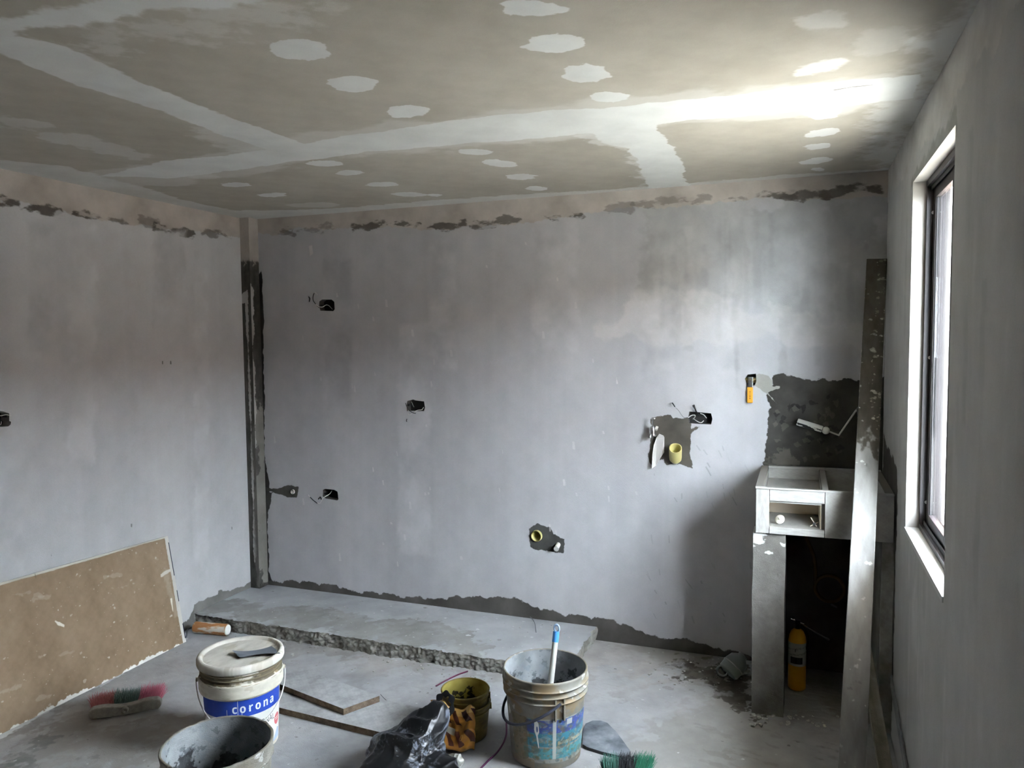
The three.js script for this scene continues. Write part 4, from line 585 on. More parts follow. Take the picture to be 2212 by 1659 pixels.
{ // lidded white paint bucket
  const h = 0.35, rt = 0.152, rb = 0.134, c = onFloor(520, 1407, 0.372), g = thing('paint_bucket', 'white paint bucket with its lid on, blue band lettered corona', 'bucket', [c.x, 0, c.z]);
  const tx = grime([206, 200, 184], P => { P.poly([[0, 0.33], [1, 0.33], [1, 0.395], [0, 0.395]], [92, 82, 62], { f: 0.006, r: 0.03, rs: 8, a: 0.9, hole: 0.7 }); for (let i = 0; i < 90; i++) P.blob(rnd(), 0.24 + rnd() * 0.15, 0.004 + rnd() * 0.02, 0.003 + rnd() * 0.01, rnd() < 0.6 ? [150, 132, 100] : [92, 84, 68], { f: 0.003, r: 0.006, rs: 14, a: 0.5 }); for (let i = 0; i < 40; i++) P.blob(rnd(), rnd() * 0.24, 0.004 + rnd() * 0.02, 0.004 + rnd() * 0.02, [176, 164, 140], { f: 0.006, r: 0.01, rs: 10, a: 0.45 }); });
  const bm = new THREE.MeshStandardMaterial({ map: tx, roughness: 0.55 });
  part(g, 'body', bucketShell(h, rt, rb, [[0.245, 0.006, 0.006], [0.3, 0.006, 0.006]]), bm);
  part(g, 'collar', lathe([[0.147, 0.243], [0.1575, 0.243], [0.16, 0.25], [0.1605, 0.292], [0.158, 0.3], [0.15, 0.301]], 80), bm);
  for (const y of [0.312, 0.328]) part(g, 'groove_ring', lathe([[0.15, y], [0.156, y], [0.156, y + 0.005], [0.15, y + 0.005]], 64), mat(120, 110, 88, 0.9), 'mortar-caked ring under the lid');
  const lt = grime([204, 199, 188], P => { for (let i = 0; i < 60; i++) P.blob(rnd(), rnd() * 0.4, 0.004 + rnd() * 0.03, 0.003 + rnd() * 0.02, [168, 158, 138], { f: 0.006, r: 0.012, rs: 10, a: 0.4 }); });
  const lid = part(g, 'lid', (() => { const q = lathe([[0.153, 0.343], [0.164, 0.342], [0.1665, 0.348], [0.1665, 0.362], [0.163, 0.371], [0.155, 0.3745], [0.147, 0.372], [0.144, 0.364], [0.14, 0.3615], [0.07, 0.3625], [0, 0.363]], 80), p = q.attributes.position, uv = q.attributes.uv; for (let i = 0; i < p.count; i++) uv.setXY(i, p.getX(i) * 2 + 0.5, p.getZ(i) * 2 + 0.5); return q; })(), new THREE.MeshStandardMaterial({ map: lt, roughness: 0.7 }));
  const lab = canvasTexture(1536, 768, (c, w, hh) => {
    c.fillStyle = '#d9d7cf'; c.fillRect(0, 0, w, hh); c.fillStyle = '#1d43a6'; c.fillRect(0, 0, w, 236);
    c.fillStyle = '#e4e6ea'; c.font = 'bold 168px sans-serif'; c.textBaseline = 'middle'; let x = 620; for (const ch of 'corona') { c.fillText(ch, x, 118); x += c.measureText(ch).width + 26; }
    c.fillStyle = '#23262c'; c.font = 'bold 52px sans-serif'; c.fillText('PINTURA', 560, 300); c.font = '112px sans-serif'; c.fillText('PROFESSIONAL', 560, 390);
    c.fillStyle = '#3c6fbe'; c.fillRect(560, 560, 640, 90); c.fillStyle = '#c65a5e'; c.beginPath(); c.arc(1420, 470, 84, 0, 7); c.fill(); c.fillStyle = '#d9d7cf'; c.fillRect(1360, 446, 120, 12); c.fillRect(1370, 474, 100, 10); c.fillStyle = '#9fb0c4'; c.beginPath(); c.moveTo(1300, 768); c.lineTo(1440, 610); c.lineTo(1536, 640); c.lineTo(1536, 768); c.fill();
    let s2 = 7; const R = () => (s2 = (s2 * 16807) % 2147483647) / 2147483647;
    for (let i = 0; i < 260; i++) { c.fillStyle = R() < 0.7 ? 'rgba(214,211,202,0.5)' : 'rgba(120,104,80,0.35)'; const r = 1 + R() * R() * 12; c.fillRect(R() * w, R() * hh, r, r * (0.5 + R())); }
    c.fillStyle = 'rgba(220,218,210,0.9)'; for (const [a, b, t, l] of [[545, 120, 8, 116], [705, 0, 9, 236], [760, 150, 10, 90]]) c.fillRect(a, b, t, l);
    c.fillStyle = 'rgba(128,104,72,0.4)'; c.fillRect(0, 250, 60, 400);
  });
  part(g, 'label', sector(0.1355, 0.1466, 0.02, 0.236, -38, 118), new THREE.MeshStandardMaterial({ map: lab, roughness: 0.5, side: THREE.DoubleSide }), 'paper label with a blue band');
  part(g, 'bail', tube(arcBail(0, 0.285, 0.168, 131, 41, 0.16), 0.0024, 60, 8), mat(206, 206, 202, 0.4, { metalness: 0.3 }), 'thin white wire handle');
  for (const a of [131, -49]) part(g, 'bail_lug',  new THREE.CylinderGeometry(0.009, 0.009, 0.012, 14).rotateX(Math.PI / 2).translate(0, 0.285, 0.163).applyMatrix4(new THREE.Matrix4().makeRotationY(a * Math.PI / 180)), bm);
  // curled scrap on the lid
  const a = onFloor(510, 1421, 0.365), b2 = onFloor(596, 1403, 0.372), sh = new THREE.PlaneGeometry(0.15, 0.075, 24, 10).rotateX(-Math.PI / 2), sp = sh.attributes.position;
  for (let i = 0; i < sp.count; i++) { const x = sp.getX(i), z = sp.getZ(i); sp.setXYZ(i, x + z * 0.5, 0.002 + 0.010 * Math.pow(Math.abs(x) / 0.075, 2) * (z > 0 ? 0.4 : 1) + 0.012 * Math.max(0, z / 0.035) * (0.5 + 0.5 * Math.cos(x * 30)), z); }
  const shb = sh.clone().translate(0, 0.0012, 0); sh.computeVertexNormals(); shb.computeVertexNormals();
  const o = solid('sandpaper_sheet', [sh, shb], mat(104, 110, 118, 0.5, { side: THREE.DoubleSide }), 'curled scrap of dark grey sandpaper on the lid of the paint bucket', 'sandpaper', [c.x + 0.068, 0.3645, c.z - 0.01]); o.rotation.y = 0.62;
}
const dirtyBucket = (brown) => grime([126, 123, 113], P => {
  for (let i = 0; i < 90; i++) P.blob(rnd(), rnd() * 0.4, 0.006 + rnd() * 0.04, 0.006 + rnd() * 0.03, brown, { f: 0.012, r: 0.02, rs: 6, a: 0.35 });
  for (let i = 0; i < 70; i++) P.blob(rnd(), rnd() * 0.4, 0.003 + rnd() * 0.01, 0.003 + rnd() * 0.012, [208, 208, 204], { f: 0.002, r: 0.006, rs: 14, a: 0.6 });
  P.poly([[0, 0], [1, 0], [1, 0.04], [0, 0.04]], [130, 112, 88], { f: 0.01, r: 0.02, rs: 6, a: 0.5, hole: 0.5 });
});
const innerTex = grime([132, 135, 136], P => { for (let i = 0; i < 260; i++) P.blob(rnd(), rnd() * 0.4, 0.003 + rnd() * 0.012, 0.004 + rnd() * 0.016, rnd() < 0.5 ? [130, 136, 140] : [84, 88, 92], { f: 0.003, r: 0.012, rs: 22, a: 0.5 }); P.poly([[0, 0], [1, 0], [1, 0.22], [0.8, 0.3], [0.5, 0.2], [0.3, 0.3], [0, 0.2]], [44, 45, 46], { f: 0.012, r: 0.05, rs: 9, a: 0.9, hole: 0.25 }); });  // splashes, then a dark lower coat painted as the shade inside
function splitBucket(g, geo, h, outerM, innerM) {   // the inside is a part of its own
  const ng = geo.toNonIndexed(), p = ng.attributes.position, n = ng.attributes.normal, keep = [[], []];
  for (let i = 0; i < p.count; i += 3) { const x = (p.getX(i) + p.getX(i + 1) + p.getX(i + 2)) / 3, z = (p.getZ(i) + p.getZ(i + 1) + p.getZ(i + 2)) / 3, y = (p.getY(i) + p.getY(i + 1) + p.getY(i + 2)) / 3, r = Math.hypot(x, z); const nr = (n.getX(i) * x + n.getZ(i) * z) / Math.max(r, 1e-6); keep[(nr < -0.25 || (n.getY(i) > 0.9 && y < h * 0.5)) && y < h - 0.004 ? 1 : 0].push(i, i + 1, i + 2); }
  keep.forEach((ids, k) => { const q = new THREE.BufferGeometry(); for (const nm of ['position', 'normal', 'uv']) { const a = ng.attributes[nm], arr = new Float32Array(ids.length * a.itemSize); ids.forEach((id, j) => { for (let m = 0; m < a.itemSize; m++) arr[j * a.itemSize + m] = a.array[id * a.itemSize + m]; }); q.setAttribute(nm, new THREE.BufferAttribute(arr, a.itemSize)); } part(g, k ? 'inner_lining' : 'body', q, k ? innerM : outerM, k ? 'splashed inner wall' : undefined); });
}
{ // big open bucket with a plastic handle
  const h = 0.345, rt = 0.16, rb = 0.134, c = onFloor(1178, 1437, h), g = thing('open_bucket', 'tall mortar-stained white bucket with worn blue label and a pole standing in it', 'bucket', [c.x, 0, c.z]);
  const om = new THREE.MeshStandardMaterial({ map: dirtyBucket([140, 116, 80]), roughness: 0.6 });
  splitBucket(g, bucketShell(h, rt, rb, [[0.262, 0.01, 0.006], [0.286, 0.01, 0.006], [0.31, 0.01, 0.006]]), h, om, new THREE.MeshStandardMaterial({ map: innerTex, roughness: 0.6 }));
  for (const k of [-1, 1]) part(g, 'rib', box(-0.003, 0.003, 0.2, 0.285, 0.15, 0.163).applyMatrix4(new THREE.Matrix4().makeRotationY((38 + k * 6) * Math.PI / 180)), om);
  const lab = canvasTexture(1024, 640, (c, w, hh) => {
    c.fillStyle = '#8f8f86'; c.fillRect(0, 0, w, hh);
    c.fillStyle = '#3f4f8f'; c.fillRect(200, 20, 824, 190); c.fillStyle = '#3d7c8c'; c.fillRect(200, 210, 824, 190); c.fillStyle = '#a49c84'; c.fillRect(560, 330, 464, 50); c.fillStyle = '#4f8f94'; c.fillRect(160, 430, 864, 150);
    let s2 = 91; const R = () => (s2 = (s2 * 16807) % 2147483647) / 2147483647;
    for (let i = 0; i < 900; i++) { c.fillStyle = ['rgba(150,148,138,0.5)', 'rgba(120,100,66,0.4)', 'rgba(70,80,84,0.35)', 'rgba(70,130,150,0.3)'][i & 3]; const r = 3 + R() * R() * 60, x = R() * w, y = R() * hh; c.beginPath(); c.ellipse(x, y, r, r * (0.3 + R() * 0.7), R() * 3, 0, 7); c.fill(); }
    c.fillStyle = 'rgba(176,176,168,0.9)'; c.fillRect(500, 20, 40, 560); c.fillRect(660, 30, 70, 80);
    c.fillStyle = 'rgba(110,92,60,0.5)'; c.fillRect(0, 0, 220, hh);
    c.fillStyle = '#dcdcd6'; c.beginPath(); c.moveTo(318, 0); c.lineTo(350, 60); c.lineTo(356, 190); c.lineTo(340, 240); c.lineTo(352, 420); c.lineTo(344, 420); c.lineTo(322, 250); c.lineTo(300, 160); c.lineTo(306, 60); c.fill();
    c.fillStyle = '#4a5a86'; c.beginPath(); c.ellipse(334, 150, 9, 44, 0, 0, 7); c.fill();
  });
  part(g, 'label', sector(0.1365, 0.1505, 0.03, 0.205, -40, 100), new THREE.MeshStandardMaterial({ map: lab, roughness: 0.6, side: THREE.DoubleSide }), 'worn blue and teal printed label');
  part(g, 'handle', tube(arcBail(0, 0.27, 0.168, 38, -54, 0.115), 0.0055, 60, 8), mat(74, 78, 92, 0.5), 'grey-blue plastic handle');
  // pole with a blue cap
  const top = hit(1203, 1352, 'z', c.z - 0.08), foot = new THREE.Vector3(c.x + 0.01, 0.012, c.z + 0.07), pg = thing('roller_pole', 'white extension pole with a blue hanging cap standing in the bucket', 'pole', foot.toArray()), q = v => v.clone().sub(foot), dir = top.clone().sub(foot).normalize();
  const capB = top.clone().addScaledVector(dir, -0.055);
  part(pg, 'shaft', [rod(q(foot), q(capB), 0.0115, 18)], mat(172, 170, 162, 0.6)); part(pg, 'cap', [rod(q(capB.clone().addScaledVector(dir, -0.006)), q(capB.clone().addScaledVector(dir, 0.034)), 0.0128, 18)], mat(58, 124, 186, 0.5), 'blue plastic cap');
  const tor = new THREE.TorusGeometry(0.0105, 0.0035, 10, 24).scale(1, 1.35, 1); part(pg, 'hanging_loop', tor.translate(...q(capB.clone().addScaledVector(dir, 0.046)).toArray()), mat(150, 170, 190, 0.5));
  part(pg, 'brush_block', box(-0.05, 0.03, 0, 0.03, -0.03, 0.03, 0.006).translate(0, -0.004, 0), mat(70, 72, 74, 0.8));
}
{ // open bucket in front
  const h = 0.352, rt = 0.166, rb = 0.14, c = onFloor(470, 1602, h), g = thing('open_bucket', 'empty mortar-crusted grey bucket in front of the lidded paint bucket', 'bucket', [c.x, 0, c.z]);
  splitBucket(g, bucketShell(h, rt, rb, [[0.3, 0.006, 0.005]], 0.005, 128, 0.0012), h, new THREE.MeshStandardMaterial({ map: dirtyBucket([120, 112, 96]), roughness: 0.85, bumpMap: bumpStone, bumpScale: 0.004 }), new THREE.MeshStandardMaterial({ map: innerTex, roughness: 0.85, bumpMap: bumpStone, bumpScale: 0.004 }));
}
{ // two nested small yellow buckets
  const c = onFloor(1005, 1486, 0.195), yt = grime([118, 102, 44], P => { for (let i = 0; i < 60; i++) P.blob(rnd(), rnd() * 0.4, 0.006 + rnd() * 0.05, 0.006 + rnd() * 0.03, [84, 72, 34], { f: 0.01, r: 0.02, rs: 6, a: 0.5 }); }), ym = new THREE.MeshStandardMaterial({ map: yt, roughness: 0.6 });
  const yi = grime([150, 138, 66], P => { for (let i = 0; i < 90; i++) P.blob(rnd(), 0.05 + rnd() * 0.26, 0.004 + rnd() * 0.03, 0.006 + rnd() * 0.03, [40, 36, 18], { f: 0.002, r: 0.01, rs: 16, a: 0.85 }); P.poly([[0, 0], [1, 0], [1, 0.2], [0, 0.18]], [36, 33, 18], { f: 0.006, r: 0.03, rs: 9 }); }), im = new THREE.MeshStandardMaterial({ map: yi, roughness: 0.55 });
  const a = thing('yellow_bucket', 'small olive yellow bucket holding another bucket, behind the striped bag', 'bucket', [c.x, 0, c.z]); splitBucket(a, bucketShell(0.145, 0.1, 0.085, [[0.12, 0.004, 0.005]], 0.003), 0.145, ym, im);
  const b = thing('yellow_bucket', 'small olive yellow bucket nested inside another one, dark paint stains inside', 'bucket', [c.x, 0.035, c.z]); splitBucket(b, bucketShell(0.16, 0.0955, 0.08, [[0.135, 0.003, 0.005]], 0.003), 0.16, ym, im);
  for (const [o, y, r] of [[a, 0.12, 0.1], [b, 0.13, 0.096]]) part(o, 'bail_lug', box(-0.006, 0.006, y - 0.012, y + 0.012, r - 0.004, r + 0.006, 0.002).applyMatrix4(new THREE.Matrix4().makeRotationY(112 * Math.PI / 180)), ym);
}
// ---- crumpled bags
const smin = (a, b, k) => { const h = Math.max(0, Math.min(1, 0.5 + 0.5 * (b - a) / k)); return b + (a - b) * h - k * h * (1 - h); };
function lump(lobes, crease, centre, nu = 240, nv = 160, k = 0.03) {
  const g = new THREE.SphereGeometry(1, nu, nv), p = g.attributes.position, d = new THREE.Vector3(), q = new THREE.Vector3();
  const sd = v => { let s = 1e9; for (const [x, y, z, a, b, c] of lobes) { const l = Math.hypot((v.x - x) / a, (v.y - y) / b, (v.z - z) / c); s = smin(s, (l - 1) * Math.min(a, b, c), k); } return s; };
  for (let i = 0; i < p.count; i++) {
    d.fromBufferAttribute(p, i).normalize(); let t = 0.001; for (let s = 0; s < 40; s++) { q.copy(centre).addScaledVector(d, t); const e = sd(q); if (Math.abs(e) < 1e-4) break; t -= e * 0.8; if (t < 0.002) t = 0.002; }
    q.copy(centre).addScaledVector(d, t); q.addScaledVector(d, crease(q)); q.y = Math.max(0.002, q.y); p.setXYZ(i, q.x, q.y, q.z);
  }
  g.computeVertexNormals(); return g;
}
{
  const g = thing('rubbish_bag', 'dusty crumpled black plastic bag with knotted handles', 'bag', [1.872, 0, 1.455]);
  const ridge = (q, f, o) => 1 - Math.abs(n3(q.x * f + o, q.y * f * 1.3 + 3, q.z * f - o)) * 2;
  const lobes = [[-0.03, 0.07, 0.02, 0.135, 0.09, 0.12], [0.0, 0.12, -0.05, 0.095, 0.085, 0.08], [0.045, 0.175, -0.09, 0.05, 0.05, 0.045], [0.125, 0.05, 0.04, 0.09, 0.06, 0.07], [-0.02, 0.05, 0.12, 0.13, 0.07, 0.08]];
  const P = new Paint(1, 1, 512).each((x, y, c, k) => { const v = sstep(0.1, 2.6, noise(x * 1.5, y * 1.2) + noise(x * 9, y * 9) * 0.9) ; c[k] = 16 + v * 92; c[k + 1] = 17 + v * 96; c[k + 2] = 19 + v * 104; }); P.specks(160, 0, 1, 0.5, 1, 0.004, [170, 176, 184]);
  const bm = new THREE.MeshStandardMaterial({ map: P.texture(), roughness: 0.4 });
  part(g, 'bag_body', lump(lobes, q => 0.019 * ridge(q, 10, 1) + 0.008 * ridge(q, 23, 5) + 0.002 * ridge(q, 52, 9), new THREE.Vector3(0.02, 0.075, 0.02)), bm);
  const black = mat(17, 17, 18, 0.28, { side: THREE.DoubleSide });
  const ribbon = (pts, w, tw) => { const cv = new THREE.CatmullRomCurve3(pts.map(p => new THREE.Vector3(...p))), n = 40, pos = [], idx = []; for (let i = 0; i <= n; i++) { const c = cv.getPoint(i / n), t = cv.getTangent(i / n), s = new THREE.Vector3(Math.sin(tw + i * 0.03), Math.cos(tw + i * 0.05), Math.cos(tw)).cross(t).normalize(), ww = w * (0.8 + 0.35 * Math.sin(i * 0.9)); for (const k of [-1, 0, 1]) { const q = c.clone().addScaledVector(s, k * ww); if (!k) q.y += 0.005; pos.push(q.x, q.y, q.z); } if (i < n) { const a = i * 3; idx.push(a, a + 1, a + 3, a + 1, a + 4, a + 3, a + 1, a + 2, a + 4, a + 2, a + 5, a + 4); } } const q = new THREE.BufferGeometry(); q.setAttribute('position', new THREE.Float32BufferAttribute(pos, 3)); q.setAttribute('uv', new THREE.Float32BufferAttribute(new Float32Array(pos.length / 3 * 2), 2)); q.setIndex(idx); q.computeVertexNormals(); return q; };
  part(g, 'bag_handle', ribbon([[0.045, 0.2, -0.1], [0.04, 0.24, -0.125], [0.056, 0.257, -0.14], [0.08, 0.252, -0.145], [0.092, 0.22, -0.14], [0.084, 0.18, -0.125], [0.07, 0.15, -0.11]], 0.012, 0.3), black);
  part(g, 'bag_handle', ribbon([[0.05, 0.2, -0.09], [0.06, 0.235, -0.1], [0.085, 0.2, -0.095], [0.09, 0.15, -0.07], [0.085, 0.1, -0.04]], 0.013, 1.2), black);
}
{ // orange striped bag
  const c = onFloor(985, 1590, 0.06); c.set(1.935, 0, 1.262);
  const tx = canvasTexture(512, 512, (q, w, h) => { q.fillStyle = '#a8722a'; q.fillRect(0, 0, w, h); q.fillStyle = '#c39a58'; q.fillRect(0, 0, w, 70); q.fillStyle = '#4c2313'; for (let i = -3; i < 6; i++) { for (const [y0, y1] of [[20, 170], [250, 420]]) { const x = i * 118 + (y0 > 200 ? 40 : 0); q.beginPath(); q.moveTo(x, y0); q.lineTo(x + 58, y0); q.lineTo(x + 58 + 78, y1); q.lineTo(x + 78, y1); q.fill(); } } q.fillStyle = '#a8a496'; q.save(); q.translate(150, 210); q.rotate(0.12); q.fillRect(0, 0, 150, 84); q.restore(); q.strokeStyle = '#c9a067'; q.lineWidth = 7; q.beginPath(); q.ellipse(372, 312, 14, 30, 0.3, 0, 7); q.stroke(); q.fillStyle = 'rgba(200,196,182,0.55)'; q.fillRect(0, 150, 60, 362); });
  const g = new THREE.Group(), w = 0.185, h = 0.165, n = 44, mk = (sgn) => { const q = new THREE.PlaneGeometry(w, h, n, n), p = q.attributes.position; for (let i = 0; i < p.count; i++) { const x = p.getX(i), y = p.getY(i) + h / 2, e = Math.min(1, 10 * Math.min(0.5 - Math.abs(x / w), y / h, 1.02 - y / h) + 0.02), top = n3(x * 26, 1, 4) * 0.014; const z = sgn * 0.014 * e + 0.009 * (1 - 2 * Math.abs(n3(x * 22 + 4, y * 20, 2))) + 0.006 * n3(x * 60, y * 55, 8); p.setXYZ(i, x + 0.004 * n3(y * 20, 2, 6), y * (1 + top * 3) + top, z - y * 0.12); } q.computeVertexNormals(); return q; };
  const o = thing('striped_bag', 'crumpled orange plastic bag with brown diagonal stripes leaning on the yellow buckets', 'bag', [c.x, 0.012, c.z]); o.rotation.y = 0.12;
  part(o, 'front_sheet', mk(1), new THREE.MeshStandardMaterial({ map: tx, roughness: 0.35, side: THREE.DoubleSide })); part(o, 'back_sheet', mk(-1), new THREE.MeshStandardMaterial({ map: tx, roughness: 0.35, side: THREE.DoubleSide }));
  const pl = lump([[0, 0.03, 0, 0.05, 0.035, 0.045], [0.03, 0.05, 0.01, 0.03, 0.03, 0.03]], q => 0.009 * (1 - 2 * Math.abs(n3(q.x * 40, q.y * 40, q.z * 40))), new THREE.Vector3(0.01, 0.035, 0), 70, 50, 0.02);
  solid('clear_wrapper', pl, new THREE.MeshPhysicalMaterial({ color: C(214, 212, 204), roughness: 0.2, transmission: 0.5, thickness: 0, side: THREE.DoubleSide }), 'crumpled clear plastic wrapper between the black bag and the striped bag', 'wrapper', [1.985, 0.002, 1.35]).scale.setScalar(0.62);
}
// ---- loose tile slabs
function plate(name, label, cat, pts, y0, t, m, edge, group) { const s = new THREE.Shape(pts.map(([x, z]) => new THREE.Vector2(x, -z))), cx = pts.reduce((a, p) => a + p[0], 0) / pts.length, cz = pts.reduce((a, p) => a + p[1], 0) / pts.length; const g = new THREE.ExtrudeGeometry(s, { depth: t - 0.002, bevelEnabled: true, bevelSize: 0.001, bevelThickness: 0.001, bevelSegments: 1 }).rotateX(-Math.PI / 2).translate(-cx, 0.001, -cz); return solid(name, g, [m, edge], label, cat, [cx, y0, cz], group); }
{
  const top = new THREE.MeshStandardMaterial({ map: rep(paleTex, 2, 2), roughness: 0.8 }), edge = new THREE.MeshStandardMaterial({ map: rep(darkCemTex, 3, 3), color: C(190, 175, 160), roughness: 0.9 });
  const f = (x, y, h) => { const p = onFloor(x, y, h); return new THREE.Vector2(p.x, p.z); };
  const F1 = f(606, 1529, 0.027), F2 = f(815, 1580, 0.027), u = F2.clone().sub(F1).normalize(), n = new THREE.Vector2(u.y, -u.x), a = F1.clone().addScaledVector(u, -0.18), b = F2.clone().addScaledVector(u, 0.17);
  plate('stone_slab', 'larger pale slab lying flat on the floor beneath another slab', 'slab', [a, b, b.clone().addScaledVector(n, 0.24), a.clone().addScaledVector(n, 0.24)].map(v => [v.x, v.y]), 0, 0.027, top, edge);
  const N = f(742, 1531, 0.055), R = f(819, 1503, 0.055), L = f(616, 1482, 0.055).sub(N).normalize();
  plate('stone_slab', 'narrow pale slab with brown edges resting skewed on the larger slab', 'slab', [N, R, R.clone().addScaledVector(L, 0.5), N.clone().addScaledVector(L, 0.5)].map(v => [v.x, v.y]), 0.0275, 0.027, top, edge);
}
{ // teardrop rubber flap
  const pts = [[1259, 1580], [1266, 1563], [1280, 1557], [1298, 1557], [1312, 1562], [1330, 1580], [1348, 1604], [1361, 1622], [1360, 1630], [1350, 1635], [1333, 1632], [1300, 1624], [1268, 1614], [1259, 1608]].map(([x, y]) => { const p = onFloor(x, y, 0.012); return [p.x, p.z]; });
  plate('rubber_flap', 'dusty dark teardrop-shaped rubber flap on the floor beside the tall bucket', 'rubber flap', pts, 0, 0.013, new THREE.MeshStandardMaterial({ map: new Paint(1, 1, 512).each((x, y, c, k) => { const m = noise(x * 1.5, y * 1.5) * 14 + noise(x * 6, y * 6) * 8; c[k] = 104 + m; c[k + 1] = 110 + m; c[k + 2] = 116 + m; }).texture(), roughness: 0.75 }), mat(44, 46, 50, 0.8));
}
// ---- brooms
function bristleField(n, origin, length, rad) { const pos = [], idx = [], nor = []; for (let i = 0; i < n; i++) { const [o, d] = origin(i), L = length(i), s = new THREE.Vector3(d.y + 0.3, d.z, d.x).cross(d).normalize(), t = d.clone().cross(s), b = pos.length / 3; const mid = o.clone().addScaledVector(d, L * 0.55), tip = o.clone().addScaledVector(d, L).add(new THREE.Vector3((rnd() - 0.5), (rnd() - 0.7) * 0.6, (rnd() - 0.5)).multiplyScalar(L * 0.22)); for (const [c, r] of [[o, rad], [mid, rad * 0.9], [tip, rad * 0.35]]) for (let k = 0; k < 3; k++) { const a = k * 2.094, q = c.clone().addScaledVector(s, Math.cos(a) * r).addScaledVector(t, Math.sin(a) * r); if (q.y < 0.001) q.y = 0.001; pos.push(q.x, q.y, q.z); } for (let l = 0; l < 2; l++) for (let k = 0; k < 3; k++) { const p = b + l * 3 + k, q = b + l * 3 + (k + 1) % 3; idx.push(p, q, p + 3, q, q + 3, p + 3); } } const g = new THREE.BufferGeometry(); g.setAttribute('position', new THREE.Float32BufferAttribute(pos, 3)); g.setAttribute('uv', new THREE.Float32BufferAttribute(new Float32Array(pos.length / 3 * 2), 2)); g.setIndex(idx); g.computeVertexNormals(); return g; }
function broom(label, A, B, out, up, tufts, blockM, lenB) {
  const c = A.clone().add(B).multiplyScalar(0.5), L = A.distanceTo(B), ax = B.clone().sub(A).normalize(), g = thing('broom_head', label, 'broom', [c.x, 0, c.z]), o2 = out.clone().normalize(), u2 = new THREE.Vector3().crossVectors(ax, o2).normalize(); if (u2.y < 0) u2.negate();
  const s = new THREE.Shape(); s.moveTo(-L / 2 + 0.012, -0.02); s.quadraticCurveTo(0, -0.028, L / 2 - 0.012, -0.02); s.quadraticCurveTo(L / 2 + 0.01, 0, L / 2 - 0.014, 0.014); s.quadraticCurveTo(L * 0.3, 0.02, L * 0.2, 0.012); s.quadraticCurveTo(0, 0.0, -L * 0.2, 0.012); s.quadraticCurveTo(-L * 0.3, 0.02, -L / 2 + 0.014, 0.014); s.quadraticCurveTo(-L / 2 - 0.01, 0, -L / 2 + 0.012, -0.02);
  const bg = new THREE.ExtrudeGeometry(s, { depth: 0.026, bevelEnabled: true, bevelSize: 0.005, bevelThickness: 0.005, bevelSegments: 3, curveSegments: 14 }).translate(0, 0, -0.013);
  const m = new THREE.Matrix4().makeBasis(ax, u2, ax.clone().cross(u2)).setPosition(0, 0.034, 0); bg.applyMatrix4(m); part(g, 'block', bg, blockM, 'dusty moulded broom block');
  part(g, 'handle_socket', hollow(0.006, 0.014, 0.02, 20).rotateX(Math.PI / 2).translate(0, -0.004, 0.012).applyMatrix4(new THREE.Matrix4().makeBasis(ax, u2, o2.clone().negate()).setPosition(0, 0.034, 0)), blockM);
  for (const [a, b, n, col, lb] of tufts) { const br = part(g, 'bristles', bristleField(n, () => { const t = a + rnd() * (b - a), o = ax.clone().multiplyScalar((t - 0.5) * L * 0.94).addScaledVector(u2, (rnd() - 0.5) * 0.034).addScaledVector(o2, 0.015); o.y += 0.034; const d = o2.clone().addScaledVector(ax, (t - 0.5) * 0.55 + (rnd() - 0.5) * 0.22).addScaledVector(new THREE.Vector3(0, 1, 0), up + (rnd() - 0.4) * 0.4).normalize(); return [o, d]; }, () => lenB * (0.8 + rnd() * 0.3), 0.0011), mat(...col, 0.6), lb); br.userData.kind = 'stuff'; }
  return g;
}
{
  const blockM = new THREE.MeshStandardMaterial({ map: rep(paleTex, 4, 4), color: C(255, 248, 234), roughness: 0.85 });
  broom('pink and green bristled broom head lying on the floor before the plasterboard', onFloor(194, 1546, 0.02), onFloor(348, 1521, 0.02), new THREE.Vector3(-0.64, 0, -0.768), 0.3, [[0, 0.32, 520, [186, 112, 112], 'pink bristles'], [0.3, 0.7, 560, [104, 130, 124], 'grey-green bristles'], [0.68, 1, 560, [206, 118, 138], 'pink bristles']], blockM, 0.085);
  broom('green and black bristled broom head beside the teardrop rubber flap', onFloor(1300, 1696, 0.02), onFloor(1402, 1686, 0.02), new THREE.Vector3(-0.1, 0, -0.99), 0.3, [[0, 0.34, 420, [62, 112, 98], 'green bristles'], [0.3, 0.7, 560, [30, 34, 38], 'black bristles'], [0.66, 1, 460, [26, 116, 86], 'green bristles']], mat(40, 90, 80, 0.6), 0.085);
}
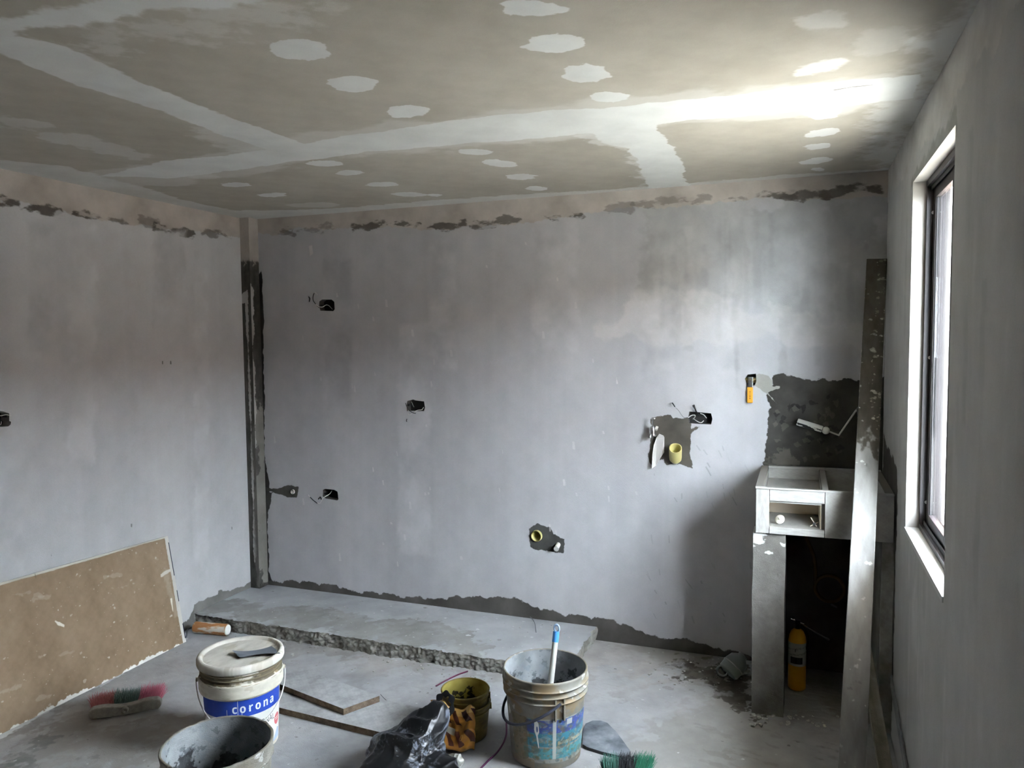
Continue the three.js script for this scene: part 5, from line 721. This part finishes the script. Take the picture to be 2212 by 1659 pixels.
{ // roller on the floor by the plinth
  const A = onFloor(427, 1352, 0.031), B = onFloor(497, 1358, 0.031); const zmin = 0.606; const sh = Math.max(0, zmin - Math.min(A.z, B.z)); A.z += sh; B.z += sh;
  const g = thing('paint_roller', 'orange-brown paint roller with a white end lying by the foot of the plinth', 'paint roller', [A.x, 0, A.z]), q = v => v.clone().sub(new THREE.Vector3(A.x, 0, A.z)), d = B.clone().sub(A), L = d.length(), u = d.clone().normalize();
  const P = new Paint(1, 1, 256).each((x, y, c, k) => { const v = sstep(-0.4, 0.9, noise(x, y) + noise(x * 4, y * 4) * 0.5 - 0.7); c[k] = 178 + v * 26; c[k + 1] = 124 + v * 72; c[k + 2] = 76 + v * 108; });
  const rot = new THREE.Quaternion().setFromUnitVectors(new THREE.Vector3(0, 1, 0), u);
  part(g, 'sleeve', lathe([[0, 0], [0.027, 0], [0.031, 0.004], [0.031, L - 0.004], [0.028, L]], 40).applyQuaternion(rot).translate(0, 0.031, 0), new THREE.MeshStandardMaterial({ map: P.texture(), roughness: 0.95, bumpMap: bumpStone, bumpScale: 0.003 }), 'fuzzy orange-brown sleeve');
  part(g, 'end_cap', lathe([[0, 0.006], [0.02, 0.006], [0.028, 0.002], [0.028, -0.012], [0, -0.012]], 36).applyQuaternion(rot).translate(...q(B).setY(0.031).toArray()), mat(222, 220, 212, 0.5), 'white plastic end cap');
  part(g, 'wire_frame', tube([q(A).setY(0.031), q(A).add(new THREE.Vector3(-0.03, 0.0, 0.02)).setY(0.024), q(onFloor(402, 1376, 0.006)).setY(0.006), q(onFloor(390, 1384, 0.006)).setY(0.006)], 0.004, 30, 8), mat(90, 94, 96, 0.4, { metalness: 0.7 }));
}
{ // cables and wires
  const cm = mat(92, 30, 62, 0.5);
  const fl = (pts, r) => tube(pts.map(([x, y, h = r]) => onFloor(x, y, h)), r, 60, 8);
  solid('red_cable', fl([[1010, 1450, 0.004], [990, 1457, 0.01], [965, 1469, 0.02], [942, 1482, 0.03]], 0.0035), cm, 'end of a dark red cable reaching from the black bag over the floor', 'cable');
  solid('purple_cable', fl([[1094, 1560, 0.004], [1093, 1590, 0.004], [1078, 1620, 0.004], [1050, 1648, 0.004], [1010, 1690, 0.004]], 0.0035), mat(96, 34, 84, 0.5), 'purple cable curving round the tall bucket', 'cable');
  solid('thin_wire', fl([[822, 1500, 0.002], [834, 1512, 0.004], [850, 1521, 0.003], [870, 1526, 0.002]], 0.0012), mat(60, 62, 68, 0.5), 'thin dark wire between the slabs and the black bag', 'wire');
  const w = [[1142, 1331, 0.0], [1148, 1335, 0.012], [1155, 1346, 0.014], [1158, 1366, 0.003]].map(([x, y, h]) => hit(x, y, 'y', PH + h));
  solid('grey_wire_tail', tube(w, 0.0022, 30, 8), mat(96, 98, 100, 0.5), 'short grey wire tail sticking out on top of the plinth', 'wire');
}
{ // plaster crumbs
  const gs = [], add = (x, z, y, s) => { const q = new THREE.DodecahedronGeometry(s, 0); q.scale(1 + rnd() * 0.8, 0.5 + rnd() * 0.4, 1 + rnd() * 0.5).rotateY(rnd() * 6).translate(x, y + s * 0.4, z); gs.push(q); };
  for (let i = 0; i < 90; i++) add(0.2 + rnd() * 1.9, PD + 0.02 + rnd() * rnd() * 0.3, 0, 0.002 + rnd() * rnd() * 0.006);
  for (let i = 0; i < 70; i++) { const p = onFloor(1400 + rnd() * 230, 1400 + rnd() * 60 + rnd() * 40); if (p.z > 0.03) add(p.x, p.z, 0, 0.002 + rnd() * 0.004); }
  for (let i = 0; i < 40; i++) { const p = onFloor(1620 + rnd() * 190, 1545 + rnd() * 25); add(p.x, p.z, 0, 0.002 + rnd() * 0.006); }
  const o = solid('plaster_crumbs', gs, mat(170, 168, 160, 0.95), 'scattered plaster and mortar crumbs on the floor', 'crumbs'); o.userData.kind = 'stuff';
  gs.length = 0; for (let i = 0; i < 50; i++) add(0.2 + rnd() * 1.9, 0.05 + rnd() * 0.45, PH + 0.0035, 0.0015 + rnd() * 0.002);
  const o2 = solid('plaster_crumbs', gs, mat(190, 188, 182, 0.95), 'fine plaster crumbs strewn on top of the plinth', 'crumbs'); o2.userData.kind = 'stuff';
}

// ---------------------------------------------------------------- shadows on every mesh, then hand over
scene.traverse(o => { if (o.isMesh) { o.castShadow = true; o.receiveShadow = true; } });
renderer.render(scene, camera);
